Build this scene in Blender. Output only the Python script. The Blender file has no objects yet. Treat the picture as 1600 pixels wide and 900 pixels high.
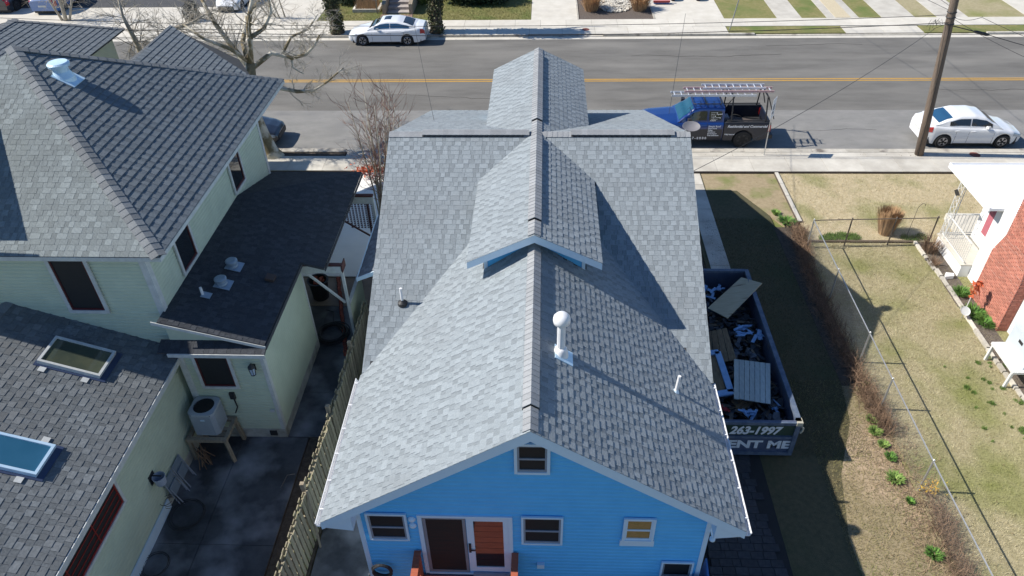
import bpy, math, random
import numpy as np
from mathutils import Vector, Matrix
random.seed(7); rng = np.random.default_rng(7)
SC = bpy.context.scene; COL = SC.collection
R_ = math.radians

# ------------------------------------------------------------------ camera, sky, sun, exposure
def cam_axes(pitch, yaw, roll):
    cy, sy = math.cos(yaw), math.sin(yaw)
    f = Vector((-sy, cy, 0)); r = Vector((cy, sy, 0)); u = Vector((0, 0, 1))
    cp, sp = math.cos(pitch), math.sin(pitch)
    F = f*cp - u*sp; U = u*cp + f*sp
    cr, sr = math.cos(roll), math.sin(roll)
    return r*cr + U*sr, U*cr - r*sr, F
cr_, cu_, cf_ = cam_axes(R_(38.47), R_(2.955), R_(-1.353))
cd = bpy.data.cameras.new("camera"); cam = bpy.data.objects.new("camera", cd); COL.objects.link(cam)
cam.matrix_world = Matrix(((cr_.x, cu_.x, -cf_.x, 0), (cr_.y, cu_.y, -cf_.y, 0), (cr_.z, cu_.z, -cf_.z, 16.0), (0, 0, 0, 1)))
cd.sensor_width = 36.0; cd.lens = 1150.0/1600.0*36.0; cd.clip_start = 0.1; cd.clip_end = 5000
SC.camera = cam
SUN_EL = R_(42.0)
sdir = Vector((math.cos(SUN_EL), -0.035*math.cos(SUN_EL), -math.sin(SUN_EL))).normalized()   # way the light travels
sl = bpy.data.lights.new("sun", 'SUN'); sl.energy = 5.0; sl.angle = R_(0.53); sl.color = (1.0, 0.945, 0.86)
so = bpy.data.objects.new("sun", sl); COL.objects.link(so)
so.rotation_euler = sdir.to_track_quat('-Z', 'Y').to_euler()
w = bpy.data.worlds.new("World"); SC.world = w; w.use_nodes = True
nt = w.node_tree; bg = nt.nodes["Background"]
sky = nt.nodes.new("ShaderNodeTexSky"); sky.sky_type = 'NISHITA'; sky.sun_disc = False
sky.sun_elevation = SUN_EL
az = math.atan2(-sdir.x, -sdir.y)              # compass angle of the sun, from +Y towards +X
sky.sun_rotation = az
sky.air_density = 1.0; sky.dust_density = 0.0; sky.ozone_density = 7.0
nt.links.new(sky.outputs[0], bg.inputs[0]); bg.inputs[1].default_value = 0.10
SC.view_settings.view_transform = 'Standard'; SC.view_settings.look = 'None'
SC.view_settings.exposure = 0.40; SC.view_settings.gamma = 1.0; SC.view_settings.use_curve_mapping = False

# ------------------------------------------------------------------ materials
MATS = {}; SHC = {}
def mat(name, c1, c2=None, scale=4.0, rough=0.8, bump=0.0, bscale=40.0, metal=0.0, rnd=0.0, coat=0.0, c3=None, scale3=0.6,
        stretch=(1, 1, 1), trans=0.0, spec=0.5, t3=(0.5, 0.62), alpha=1.0, emit=None):
    if name in MATS: return MATS[name]
    SHC[name] = (c1, c2 or tuple(x*0.85 for x in c1))
    m = bpy.data.materials.new(name); m.use_nodes = True; t = m.node_tree; N = t.nodes; Lk = t.links
    b = N["Principled BSDF"]; b.inputs["Roughness"].default_value = rough; b.inputs["Metallic"].default_value = metal
    b.inputs["Specular IOR Level"].default_value = spec; b.inputs["Coat Weight"].default_value = coat
    b.inputs["Transmission Weight"].default_value = trans; b.inputs["Alpha"].default_value = alpha
    if coat: b.inputs["Coat Roughness"].default_value = 0.05
    tc = N.new("ShaderNodeTexCoord"); mp = N.new("ShaderNodeMapping"); mp.inputs["Scale"].default_value = stretch
    Lk.new(tc.outputs["Object"], mp.inputs[0])
    def rgb(c): return (c[0], c[1], c[2], 1)
    c2 = c2 or tuple(x*0.85 for x in c1)
    no = N.new("ShaderNodeTexNoise"); no.inputs["Scale"].default_value = scale; no.inputs["Detail"].default_value = 6; no.inputs["Roughness"].default_value = 0.65
    Lk.new(mp.outputs[0], no.inputs["Vector"])
    rp = N.new("ShaderNodeValToRGB"); rp.color_ramp.elements[0].position = 0.35; rp.color_ramp.elements[1].position = 0.65
    rp.color_ramp.elements[0].color = rgb(c1); rp.color_ramp.elements[1].color = rgb(c2)
    Lk.new(no.outputs["Fac"], rp.inputs[0]); out = rp.outputs[0]
    if c3:
        n3 = N.new("ShaderNodeTexNoise"); n3.inputs["Scale"].default_value = scale3; n3.inputs["Detail"].default_value = 5
        Lk.new(mp.outputs[0], n3.inputs["Vector"])
        r3 = N.new("ShaderNodeValToRGB"); r3.color_ramp.elements[0].position = t3[0]; r3.color_ramp.elements[1].position = t3[1]
        Lk.new(n3.outputs["Fac"], r3.inputs[0])
        mx = N.new("ShaderNodeMix"); mx.data_type = 'RGBA'; mx.inputs[7].default_value = rgb(c3)
        Lk.new(r3.outputs[0], mx.inputs[0]); Lk.new(out, mx.inputs[6]); out = mx.outputs[2]
    if rnd:
        g = N.new("ShaderNodeNewGeometry"); oi = N.new("ShaderNodeObjectInfo")
        a = N.new("ShaderNodeMath"); a.operation = 'ADD'; Lk.new(g.outputs["Random Per Island"], a.inputs[0]); Lk.new(oi.outputs["Random"], a.inputs[1])
        fr = N.new("ShaderNodeMath"); fr.operation = 'FRACT'; Lk.new(a.outputs[0], fr.inputs[0])
        mr = N.new("ShaderNodeMapRange"); mr.inputs[3].default_value = 1-rnd; mr.inputs[4].default_value = 1+rnd; Lk.new(fr.outputs[0], mr.inputs[0])
        vm = N.new("ShaderNodeVectorMath"); vm.operation = 'SCALE'; Lk.new(out, vm.inputs[0]); Lk.new(mr.outputs[0], vm.inputs["Scale"]); out = vm.outputs[0]
    Lk.new(out, b.inputs["Base Color"])
    if bump:
        nb = N.new("ShaderNodeTexNoise"); nb.inputs["Scale"].default_value = bscale; nb.inputs["Detail"].default_value = 4
        Lk.new(mp.outputs[0], nb.inputs["Vector"])
        bp = N.new("ShaderNodeBump"); bp.inputs["Strength"].default_value = bump; bp.inputs["Distance"].default_value = 0.02
        Lk.new(nb.outputs["Fac"], bp.inputs["Height"]); Lk.new(bp.outputs[0], b.inputs["Normal"])
    if emit:
        b.inputs["Emission Color"].default_value = rgb(emit); b.inputs["Emission Strength"].default_value = 1
    MATS[name] = m; return m

SHG = mat("shingle_grey", (.235, .268, .288), (.30, .335, .355), scale=24, rough=.93, bump=.5, bscale=120, rnd=.08, c3=(.20, .215, .225), scale3=.5, t3=(.5, .9))
SHD = mat("shingle_dark", (.11, .135, .155), (.165, .19, .21), scale=22, rough=.93, bump=.5, bscale=120, rnd=.09, c3=(.16, .18, .19), scale3=.5, t3=(.5, .9))
SHW = mat("shingle_weathered", (.12, .135, .142), (.185, .20, .208), scale=16, rough=.95, bump=.5, bscale=120, rnd=.22, c3=(.15, .155, .155), scale3=.6, t3=(.45, .8))
CAPG = mat("ridge_cap_grey", (.33, .34, .345), (.27, .28, .29), scale=20, rough=.93, bump=.5, bscale=120, rnd=.12)
CAPB = mat("ridge_cap_weathered", (.16, .175, .185), (.21, .22, .225), scale=20, rough=.93, bump=.5, bscale=120, rnd=.2)
CAPD = mat("ridge_cap_dark", (.16, .17, .175), (.2, .21, .215), scale=20, rough=.93, bump=.5, bscale=120, rnd=.15)
VENTB = mat("vent_black", (.012, .012, .014), rough=.7)
UNDER = mat("roof_board", (.06, .062, .066), rough=.95)
BLUES = mat("siding_blue", (.13, .54, .92), (.11, .50, .88), scale=2.2, rough=.55, bump=.1, bscale=90)
BLUEP = mat("siding_blue_low_bounce", (.40, .52, .62), (.36, .48, .58), scale=2.2, rough=.6, bump=.1, bscale=90)  # same siding as the rear wall, paled on unseen sides to cut blue bounce
WHITE = mat("trim_white", (.66, .80, .90), (.62, .76, .88), scale=5, rough=.5)
SAGE = mat("siding_sage", (.57, .62, .47), (.51, .56, .42), scale=1.6, rough=.7, bump=.1, bscale=90)
TRIMC = mat("trim_cream", (.62, .63, .60), (.5, .51, .49), scale=6, rough=.6)
FOUND = mat("foundation_paint", (.52, .52, .48), (.38, .38, .33), scale=3, rough=.85, bump=.2, c3=(.2, .19, .16), scale3=1.5, t3=(.5, .8))
MAROON = mat("sash_maroon", (.09, .012, .014), (.07, .01, .012), scale=6, rough=.45)
SCREEN = mat("window_screen", (.012, .013, .015), (.016, .016, .018), scale=9, rough=.6)
GLASS = mat("window_glass", (.015, .018, .022), (.02, .024, .03), scale=2, rough=.03, spec=.9)
GLASSG = mat("skylight_glass", (.05, .065, .05), (.08, .09, .06), scale=2, rough=.05, spec=.9)
GLASSB = mat("skylight_glass_blue", (.02, .10, .17), (.03, .12, .2), scale=1, rough=.05, spec=.9)
BLIND = mat("amber_blind", (.50, .26, .09), (.32, .20, .05), scale=10, rough=.7, stretch=(1, 1, 3))
REDWOOD = mat("deck_redwood", (.46, .12, .06), (.36, .09, .045), scale=5, rough=.6, rnd=.08, stretch=(1, 5, 5))
GUTTER = mat("gutter_white", (.8, .8, .8), (.74, .75, .76), scale=3, rough=.35)
ASPH = mat("asphalt", (.125, .119, .108), (.17, .163, .148), scale=1.3, rough=.92, bump=.5, bscale=160, c3=(.21, .20, .18), scale3=.5, t3=(.52, .72), stretch=(.25, 1, 1))
ASPH2 = mat("asphalt_parking", (.20, .197, .186), (.25, .243, .23), scale=2.2, rough=.93, bump=.5, bscale=160, c3=(.16, .16, .157), scale3=1.1, t3=(.55, .75), stretch=(.5, 1, 1))
ASPH3 = mat("asphalt_dark_lot", (.05, .052, .056), (.07, .07, .072), scale=2, rough=.9)
YEL = mat("road_yellow", (.55, .30, .035), (.42, .25, .06), scale=7, rough=.8)
CONC = mat("concrete", (.47, .44, .38), (.58, .55, .48), scale=1.4, rough=.9, bump=.25, bscale=60, rnd=.07, c3=(.36, .33, .28), scale3=.8, t3=(.52, .85))
CONCW = mat("concrete_pale", (.55, .515, .44), (.63, .595, .52), scale=1.5, rough=.9, bump=.2, bscale=60, rnd=.05, c3=(.5, .47, .42), scale3=.7, t3=(.55, .85))
CONCD = mat("concrete_stained_shaded", (.03, .032, .036), (.075, .08, .088), scale=1.3, rough=.6, bump=.2, bscale=30, rnd=.05, c3=(.27, .28, .30), scale3=.7, t3=(.48, .72))  # dark staining, with the patio's shade also put into the colour
CURB = mat("curb_concrete", (.40, .37, .31), (.52, .49, .43), scale=3, rough=.9, bump=.3, rnd=.1, c3=(.16, .14, .12), scale3=1.5, t3=(.55, .7))
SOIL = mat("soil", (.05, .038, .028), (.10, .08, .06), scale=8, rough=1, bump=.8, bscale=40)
MULCH = mat("mulch", (.08, .06, .05), (.15, .125, .105), scale=14, rough=1, bump=.9, bscale=50)
GRASS = mat("lawn", (.30, .26, .145), (.38, .33, .20), scale=6, rough=1, bump=.7, bscale=70, c3=(.20, .215, .06), scale3=.45, t3=(.46, .72))
GRASSG = mat("lawn_green", (.17, .17, .05), (.25, .22, .09), scale=5, rough=1, bump=.7, bscale=70, c3=(.12, .16, .035), scale3=.6, t3=(.45, .7))
GRASSD = mat("lawn_dry", (.42, .35, .21), (.52, .44, .29), scale=5, rough=1, bump=.7, bscale=70, c3=(.24, .24, .09), scale3=.5, t3=(.52, .75))
BLADE = mat("grass_blade_dry", (.44, .39, .24), (.56, .50, .33), scale=3, rough=1, rnd=.35, c3=(.20, .22, .06), scale3=.45, t3=(.46, .7))
BLADEG = mat("grass_blade_green", (.10, .19, .03), (.15, .25, .05), scale=3, rough=1, rnd=.35)
BLADED = mat("grass_blade_dark_yard", (.25, .22, .10), (.33, .27, .14), scale=3, rough=1, rnd=.35, c3=(.16, .19, .05), scale3=.6, t3=(.46, .7))
LEAFG = mat("weed_green", (.07, .17, .025), (.13, .26, .045), scale=9, rough=.8, rnd=.35)
IVY = mat("ivy_leaf", (.035, .05, .015), (.10, .10, .04), scale=3, rough=.7, rnd=.5)
EVERG = mat("evergreen_leaf", (.018, .035, .014), (.035, .06, .022), scale=3, rough=.8, rnd=.4)
YLEAF = mat("yellow_green_leaf", (.16, .19, .03), (.10, .14, .02), scale=3, rough=.8, rnd=.35)
TWIG = mat("twig_brown", (.26, .17, .11), (.17, .11, .07), scale=3, rough=1, rnd=.35)
TWIGR = mat("twig_reddish", (.30, .17, .12), (.22, .13, .10), scale=3, rough=1, rnd=.3)
STRAW = mat("straw_grass", (.50, .33, .18), (.36, .22, .12), scale=3, rough=1, rnd=.35)
BARKS = mat("sycamore_bark", (.20, .16, .09), (.27, .22, .13), scale=6, rough=.95, bump=.6, bscale=30, c3=(.62, .58, .48), scale3=1.6, t3=(.45, .54))
BARKT = mat("branch_bark", (.50, .46, .38), (.32, .27, .20), scale=3, rough=.95, bump=.3)
BARKD = mat("dark_bark", (.10, .075, .05), (.16, .12, .08), scale=8, rough=.95, bump=.5)
POLEW = mat("pole_wood", (.13, .095, .07), (.20, .155, .12), scale=5, rough=.95, bump=.6, bscale=30, stretch=(6, 6, .5))
FENW = mat("fence_wood_aged", (.33, .29, .21), (.22, .19, .135), scale=5, rough=.9, bump=.4, stretch=(4, 4, .7), rnd=.22, c3=(.24, .25, .12), scale3=2, t3=(.45, .7))
FPOST = mat("fence_post_wood", (.36, .30, .22), (.26, .21, .15), scale=5, rough=.9, bump=.4, stretch=(4, 4, .6))
GALV = mat("galvanised_steel", (.55, .56, .56), (.45, .46, .46), scale=20, rough=.4, metal=.7)
WIRE = mat("cable_black", (.02, .02, .022), rough=.6)
STEELW = mat("steel_white", (.75, .75, .72), (.6, .6, .57), scale=10, rough=.5)
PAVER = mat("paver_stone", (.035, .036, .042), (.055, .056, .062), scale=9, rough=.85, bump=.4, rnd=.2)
PAVJ = mat("paver_joint", (.03, .03, .03), rough=1)
BRICK = mat("brick_red", (.40, .14, .10), (.47, .20, .14), scale=9, rough=.9, bump=.3, rnd=.2)
MORT = mat("mortar", (.78, .74, .70), (.7, .66, .62), scale=9, rough=.95)
WHITEW = mat("white_stucco", (.82, .82, .80), (.78, .78, .77), scale=3, rough=.7, bump=.1)
ROOFW = mat("white_metal_roof", (.84, .84, .83), (.80, .80, .80), scale=2, rough=.5)
SHUT = mat("shutter_pink", (.42, .13, .16), (.38, .11, .14), scale=6, rough=.7)
CARW = mat("car_paint_white", (.80, .81, .82), (.79, .80, .81), scale=1, rough=.3, coat=1.0)
CARB = mat("car_paint_blue", (.004, .032, .17), (.004, .028, .15), scale=1, rough=.3, coat=1.0)
CARK = mat("car_paint_black", (.012, .014, .02), (.01, .012, .018), scale=1, rough=.3, coat=1.0)
CARR = mat("car_paint_silver_blue", (.10, .2, .42), (.09, .18, .4), scale=1, rough=.3, coat=1.0)
BEDK = mat("bed_liner", (.018, .019, .022), (.025, .026, .03), scale=30, rough=.75, bump=.3)
WRAPK = mat("dark_wrap", (.010, .014, .028), (.009, .012, .025), scale=1, rough=.45, coat=.3)
CGLASS = mat("car_glass", (.012, .016, .022), (.012, .016, .022), rough=.03, spec=.9)
CGLASSB = mat("car_glass_sky", (.02, .07, .15), (.02, .08, .16), rough=.03, spec=.9)
CGLASST = mat("windshield_teal", (.01, .07, .11), (.01, .06, .10), rough=.03, spec=.9)
TYRE = mat("tyre_rubber", (.018, .018, .018), rough=.8)
RIM = mat("rim_alloy", (.5, .5, .52), (.4, .4, .42), scale=9, rough=.3, metal=.8)
RIMK = mat("rim_black", (.03, .03, .032), rough=.35)
LAMPR = mat("tail_lamp_red", (.5, .02, .02), (.42, .015, .015), rough=.15, coat=1)
LAMPW = mat("head_lamp", (.5, .55, .6), (.3, .33, .36), scale=20, rough=.1, coat=1)
ALU = mat("ladder_aluminium", (.72, .76, .82), (.6, .64, .7), scale=9, rough=.4, metal=.35)
FIBR = mat("ladder_fibreglass", (.62, .42, .40), (.5, .3, .3), scale=9, rough=.5)
BLK = mat("black_plastic", (.02, .02, .022), (.028, .028, .03), scale=20, rough=.55)
DUMP = mat("dumpster_paint", (.055, .075, .13), (.08, .10, .16), scale=3, rough=.6, bump=.3, c3=(.13, .12, .12), scale3=2.5, t3=(.55, .75))
DUMPG = mat("dumpster_sign_green", (.02, .045, .03), (.025, .055, .04), scale=3, rough=.6)
LETW = mat("letter_white", (.75, .77, .80), rough=.6)
PLYW = mat("plywood", (.52, .44, .30), (.44, .36, .24), scale=3, rough=.85, stretch=(1, 5, 1), c3=(.2, .14, .09), scale3=1.4, t3=(.6, .68))
PLANKG = mat("plank_grey", (.50, .52, .48), (.40, .42, .40), scale=4, rough=.85, stretch=(4, 1, 1), rnd=.15)
PLANKB = mat("plank_brown", (.24, .17, .10), (.15, .10, .06), scale=4, rough=.9, stretch=(4, 1, 1), rnd=.2)
DEBB = mat("sheet_blue_white", (.30, .48, .75), (.22, .38, .62), scale=4, rough=.6)
DEBK = mat("torn_shingle_dark", (.035, .038, .045), (.06, .06, .065), scale=8, rough=.95, rnd=.4)
RUST = mat("red_rag", (.4, .03, .03), (.3, .02, .02), rough=.8)
ACG = mat("ac_case_grey", (.42, .46, .50), (.38, .42, .46), scale=4, rough=.5)
ACD = mat("ac_case_blue_grey", (.30, .40, .50), (.27, .37, .46), scale=4, rough=.5)
PVC = mat("pvc_white", (.82, .82, .82), rough=.4)
TINB = mat("tin_vent_pale_blue", (.62, .80, .92), (.52, .70, .84), scale=5, rough=.35, metal=.15)
TIND = mat("tin_vent_grey", (.32, .40, .48), (.26, .33, .4), scale=6, rough=.4, metal=.3)
LATT = mat("lattice_brown", (.10, .035, .03), (.08, .03, .025), rough=.8)
BRUST = mat("red_brick_edging", (.32, .08, .05), (.22, .06, .04), scale=5, rough=.9, rnd=.2)
STONE = mat("pale_stone", (.62, .58, .50), (.45, .42, .36), scale=9, rough=.9, rnd=.25)
REDF = mat("red_leaf", (.60, .10, .04), (.5, .14, .05), scale=6, rough=.8, rnd=.3)
MANH = mat("iron_red", (.22, .07, .05), (.16, .05, .04), rough=.8)

# ------------------------------------------------------------------ mesh helpers
class MB:
    def __init__(s): s.v = []; s.f = []
    def face(s, pts):
        n = len(s.v); s.v += [tuple(p) for p in pts]; s.f.append(tuple(range(n, n+len(pts))))
    def box(s, x0, x1, y0, y1, z0, z1, M=None):
        p = [(x0,y0,z0),(x1,y0,z0),(x1,y1,z0),(x0,y1,z0),(x0,y0,z1),(x1,y0,z1),(x1,y1,z1),(x0,y1,z1)]
        if M is not None: p = [tuple(M @ Vector(q)) for q in p]
        n = len(s.v); s.v += p
        s.f += [tuple(n+i for i in q) for q in ((0,3,2,1),(4,5,6,7),(0,1,5,4),(1,2,6,5),(2,3,7,6),(3,0,4,7))]
        return s
    def slab(s, poly, d):                       # poly: 3-D polygon, extruded by vector d
        d = Vector(d); a = [Vector(p) for p in poly]; b = [p + d for p in a]; n = len(s.v); k = len(a)
        s.v += [tuple(p) for p in a] + [tuple(p) for p in b]
        s.f.append(tuple(range(n+k, n+2*k))); s.f.append(tuple(range(n+k-1, n-1, -1)))
        for i in range(k):
            j = (i+1) % k; s.f.append((n+i, n+j, n+k+j, n+k+i))
        return s
    def beam(s, a, b, wd, ht, up=(0,0,1)):
        a = Vector(a); b = Vector(b); d = b-a; L = d.length; d.normalize(); up = Vector(up)
        sd = d.cross(up)
        if sd.length < 1e-4: sd = d.cross(Vector((1,0,0)))
        sd.normalize(); u = sd.cross(d).normalized()
        M = Matrix(((sd.x,d.x,u.x,a.x),(sd.y,d.y,u.y,a.y),(sd.z,d.z,u.z,a.z),(0,0,0,1)))
        return s.box(-wd/2, wd/2, 0, L, -ht/2, ht/2, M)
    def tube(s, pts, rad, n=6, caps=True):
        pts = [Vector(p) for p in pts]
        if not hasattr(rad, '__len__'): rad = [rad]*len(pts)
        base = len(s.v); ref = None
        for i, p in enumerate(pts):
            d = (pts[min(i+1, len(pts)-1)] - pts[max(i-1, 0)])
            if d.length < 1e-9: d = Vector((0,0,1))
            d.normalize()
            if ref is None: ref = d.orthogonal().normalized()
            ref = (ref - d*ref.dot(d))
            if ref.length < 1e-5: ref = d.orthogonal()
            ref.normalize(); o = d.cross(ref)
            for k in range(n):
                a = 2*math.pi*k/n; s.v.append(tuple(p + (ref*math.cos(a) + o*math.sin(a))*rad[i]))
        for i in range(len(pts)-1):
            for k in range(n):
                a = base+i*n+k; b = base+i*n+(k+1) % n; s.f.append((a, b, b+n, a+n))
        if caps:
            s.f.append(tuple(base+k for k in range(n-1, -1, -1))); e = base+(len(pts)-1)*n
            s.f.append(tuple(e+k for k in range(n)))
        return s
    def lathe(s, prof, n=20, M=None, c=(0,0,0)):   # prof: (r,z) pairs
        base = len(s.v)
        for r, z in prof:
            for k in range(n):
                a = 2*math.pi*k/n; p = Vector((r*math.cos(a)+c[0], r*math.sin(a)+c[1], z+c[2]))
                s.v.append(tuple(M @ p) if M is not None else tuple(p))
        for i in range(len(prof)-1):
            for k in range(n):
                a = base+i*n+k; b = base+i*n+(k+1) % n; s.f.append((a, b, b+n, a+n))
        s.f.append(tuple(base+k for k in range(n-1, -1, -1))); e = base+(len(prof)-1)*n
        s.f.append(tuple(e+k for k in range(n)))
        return s
    def islands(s):
        p = list(range(len(s.v)))
        def find(a):
            while p[a] != a: p[a] = p[p[a]]; a = p[a]
            return a
        for f in s.f:
            for q in f[1:]: p[find(q)] = find(f[0])
        grp = {}
        for f in s.f: grp.setdefault(find(f[0]), []).append(f)
        res = []
        for fs in grp.values():
            g = MB(); mp = {}
            for f in fs:
                for q in f:
                    if q not in mp: mp[q] = len(g.v); g.v.append(s.v[q])
            g.f = [tuple(mp[q] for q in f) for f in fs]; res.append(g)
        return res
    def mesh(s, name, m, off=(0,0,0), smooth=False):
        me = bpy.data.meshes.new(name)
        v = [(p[0]-off[0], p[1]-off[1], p[2]-off[2]) for p in s.v]
        me.from_pydata(v, [], s.f); me.materials.append(m)
        if smooth: me.polygons.foreach_set("use_smooth", [True]*len(me.polygons))
        me.update(); return me
    def build(s, name, m, parent=None, smooth=False, **k):
        if name in SPLIT and 'kind' not in k:
            out = None
            for isl in s.islands(): out = link(name, isl.mesh(name, m, base_of(parent), smooth), parent, **k)
            return out
        return link(name, s.mesh(name, m, base_of(parent), smooth), parent, **k)
SPLIT = {'corner_board','eave_return','rake_board','side_rake_board','side_window','lower_wrap','post','rail','slat','soffit','wall_vent','gutter_strap','leg','eave_board',
         'house_number','platform','lattice_rail','beam_cap','door_seam','dormer_trim','foundation','roller','top_rail','gate_frame','joint_bed'}
def link(name, me, parent=None, M=None, label=None, cat=None, kind=None, group=None):
    o = bpy.data.objects.new(name, me); COL.objects.link(o)
    if parent is not None: o.parent = parent; BB[o.name] = BB.get(parent.name, (0,0,0))
    if M is not None: o.matrix_local = M
    tag(o, label, cat, group, kind); return o
BB = {}
def base_of(p):
    return BB.get(p.name, (0,0,0)) if p is not None else (0,0,0)
def tag(o, label=None, cat=None, group=None, kind=None):
    if label: o['label'] = label
    if cat: o['category'] = cat
    if group: o['group'] = group
    if kind: o['kind'] = kind
    return o
def thing(name, base, label, cat, group=None, kind=None):
    o = bpy.data.objects.new(name, None); COL.objects.link(o); o.location = base; o.empty_display_size = .3
    BB[o.name] = tuple(base); return tag(o, label, cat, group, kind)
def at(o, M): return Matrix.Translation([-c for c in BB.get(o.name, (0,0,0))]) @ M      # world matrix -> local of parent
def copy_tree(o, parent=None):
    c = o.copy(); COL.objects.link(c); c.parent = parent
    for ch in [x for x in o.children]: copy_tree(ch, c)
    return c
def text_mesh(txt, size, m, depth=.004, shear=0.0, bold=0.0, align='LEFT'):
    cu = bpy.data.curves.new("lettering", 'FONT'); cu.body = txt; cu.size = size; cu.extrude = depth; cu.shear = shear; cu.offset = bold; cu.align_x = align
    cu.resolution_u = 3
    o = bpy.data.objects.new("tmp", cu); COL.objects.link(o)
    bpy.context.view_layer.update()
    me = bpy.data.meshes.new_from_object(o.evaluated_get(bpy.context.evaluated_depsgraph_get()))
    bpy.data.objects.remove(o); me.materials.clear(); me.materials.append(m); return me
def frame3(x, y, o):
    x = Vector(x).normalized(); y = Vector(y).normalized(); z = x.cross(y).normalized(); y = z.cross(x)
    return Matrix(((x.x,y.x,z.x,o[0]),(x.y,y.y,z.y,o[1]),(x.z,y.z,z.z,o[2]),(0,0,0,1)))
def inpoly(p, poly):
    c = False; j = len(poly)-1
    for i in range(len(poly)):
        a, b = poly[i], poly[j]
        if (a[1] > p[1]) != (b[1] > p[1]) and p[0] < (b[0]-a[0])*(p[1]-a[1])/(b[1]-a[1])+a[0]: c = not c
        j = i
    return c
def clip(sub, poly):                           # Sutherland-Hodgman, poly convex ccw
    out = sub
    for i in range(len(poly)):
        a = poly[i]; b = poly[(i+1) % len(poly)]; inp = out; out = []
        if not inp: return []
        def side(p): return (b[0]-a[0])*(p[1]-a[1])-(b[1]-a[1])*(p[0]-a[0])
        for k in range(len(inp)):
            p, q = inp[k], inp[(k+1) % len(inp)]; sp, sq = side(p), side(q)
            if sp >= 0: out.append(p)
            if (sp >= 0) != (sq >= 0):
                t = sp/(sp-sq); out.append((p[0]+(q[0]-p[0])*t, p[1]+(q[1]-p[1])*t))
    return out

# ------------------------------------------------------------------ shingled roof planes
TOOTHW = [.13, .16, .20, .25]; GAPW = [.07, .10, .13, .16]
def tab_mesh(wd, ex, th, m, name='shingle'):
    g = MB(); hi = .002
    g.v = [(0,0,0),(wd,0,0),(wd,ex+.03,0),(0,ex+.03,0),(.003,0,th),(wd-.003,0,th),(wd-.003,ex+.03,hi),(.003,ex+.03,hi)]
    g.f = [(4,5,6,7),(0,1,5,4),(1,2,6,5),(3,0,4,7)]
    return g.mesh(name, m)
TABM = {}
CAMP = Vector((0,0,16))
GAPM = {}
def gap_mat(m):
    if m.name not in GAPM:
        a = SHC[m.name]; k = .83 if m.name == 'shingle_grey' else .86
        GAPM[m.name] = mat(m.name + "_notch", tuple(x*k for x in a[0]), tuple(x*k for x in a[1]), scale=24, rough=.95, bump=.4, bscale=120, rnd=.12)
        SHC[m.name + "_notch"] = a
    return GAPM[m.name]
def shingle_plane(poly, u, m, roof, single=0, ex=.15, hide=None, base=True, thick=(.0045, .0095)):
    """poly: convex 3-D outline (first point = eave origin), u = eave direction. Lays courses of tabs over a deck."""
    P = [Vector(p) for p in poly]; u = Vector(u).normalized()
    n = (P[1]-P[0]).cross(P[2]-P[0]).normalized()
    if n.z < 0: n = -n
    v = n.cross(u).normalized()
    if v.z < 0: v = -v; 
    if u.cross(v).dot(n) < 0: u = -u
    o = P[0]; uv = [((p-o).dot(u), (p-o).dot(v)) for p in P]
    ar = sum(uv[i][0]*uv[(i+1) % len(uv)][1]-uv[(i+1) % len(uv)][0]*uv[i][1] for i in range(len(uv)))
    if ar < 0: uv = uv[::-1]
    umin = min(a[0] for a in uv); umax = max(a[0] for a in uv); vmax = max(a[1] for a in uv); vmin = min(a[1] for a in uv)
    full = []; part = []
    k = 0; vv = vmin
    while vv < vmax:
        uu = umin - random.random()*.3; tooth = False
        while uu < umax:
            tooth = not tooth
            wd = random.choice(TOOTHW if tooth else GAPW); th = thick[1 if tooth else 0]*(ex/.15)**.5
            c = o + u*(uu+wd/2) + v*(vv+ex/2)
            if inpoly((uu+wd/2, vv+ex/2), uv) or inpoly((uu+.01, vv+ex/2), uv) or inpoly((uu+wd-.01, vv+ex/2), uv) or inpoly((uu+wd/2, vv+.01), uv):
                if not (hide and hide(c)):
                    q = [(uu,vv),(uu+wd,vv),(uu+wd,vv+ex+.03),(uu,vv+ex+.03)]
                    ins = all(inpoly(a, uv) for a in q)
                    (full if ins else part).append((uu, vv, wd, th, (c-CAMP).length, tooth))
            uu += wd
        vv += ex
    full.sort(key=lambda t: t[4])
    F = frame3(u, v, o)
    for (uu, vv, wd, th, _, tooth) in full[:single]:
        mm = m if tooth else gap_mat(m); key = (wd, ex, th, mm.name)
        if key not in TABM: TABM[key] = tab_mesh(wd, ex, th, mm)
        link('shingle', TABM[key], roof, M=at(roof, F @ Matrix.Translation((uu, vv, .001))))
    g = MB(); hi = .002; mi = []
    for (uu, vv, wd, th, _, tooth) in full[single:] + part:
        pts = clip([(uu+.003,vv),(uu+wd-.003,vv),(uu+wd-.003,vv+ex+.03),(uu+.003,vv+ex+.03)], uv)
        if len(pts) < 3: continue
        b = len(g.v); kk = len(pts)
        for (a, c) in pts: g.v.append(tuple(F @ Vector((a, c, .001 + th + (hi-th)*(c-vv)/(ex+.03)))))
        for (a, c) in pts: g.v.append(tuple(F @ Vector((a, c, 0))))
        g.f.append(tuple(range(b, b+kk))); mi.append(0 if tooth else 1)
        for i in range(kk):
            j = (i+1) % kk; g.f.append((b+kk+i, b+kk+j, b+j, b+i)); mi.append(0 if tooth else 1)
    if g.v:
        o_ = g.build('shingle_field', m, roof, kind='stuff'); o_.data.materials.append(gap_mat(m)); o_.data.polygons.foreach_set('material_index', mi)
    return len(full)+len(part)
def deck_slab(poly, th, m, parent, name='roof_deck'):
    g = MB(); n = (Vector(poly[1])-Vector(poly[0])).cross(Vector(poly[2])-Vector(poly[0])).normalized()
    if n.z < 0: n = -n
    pp = [Vector(p) - n*.001 for p in poly]
    g.slab([tuple(p - n*th) for p in pp], n*th)
    return g.build(name, m, parent)
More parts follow.
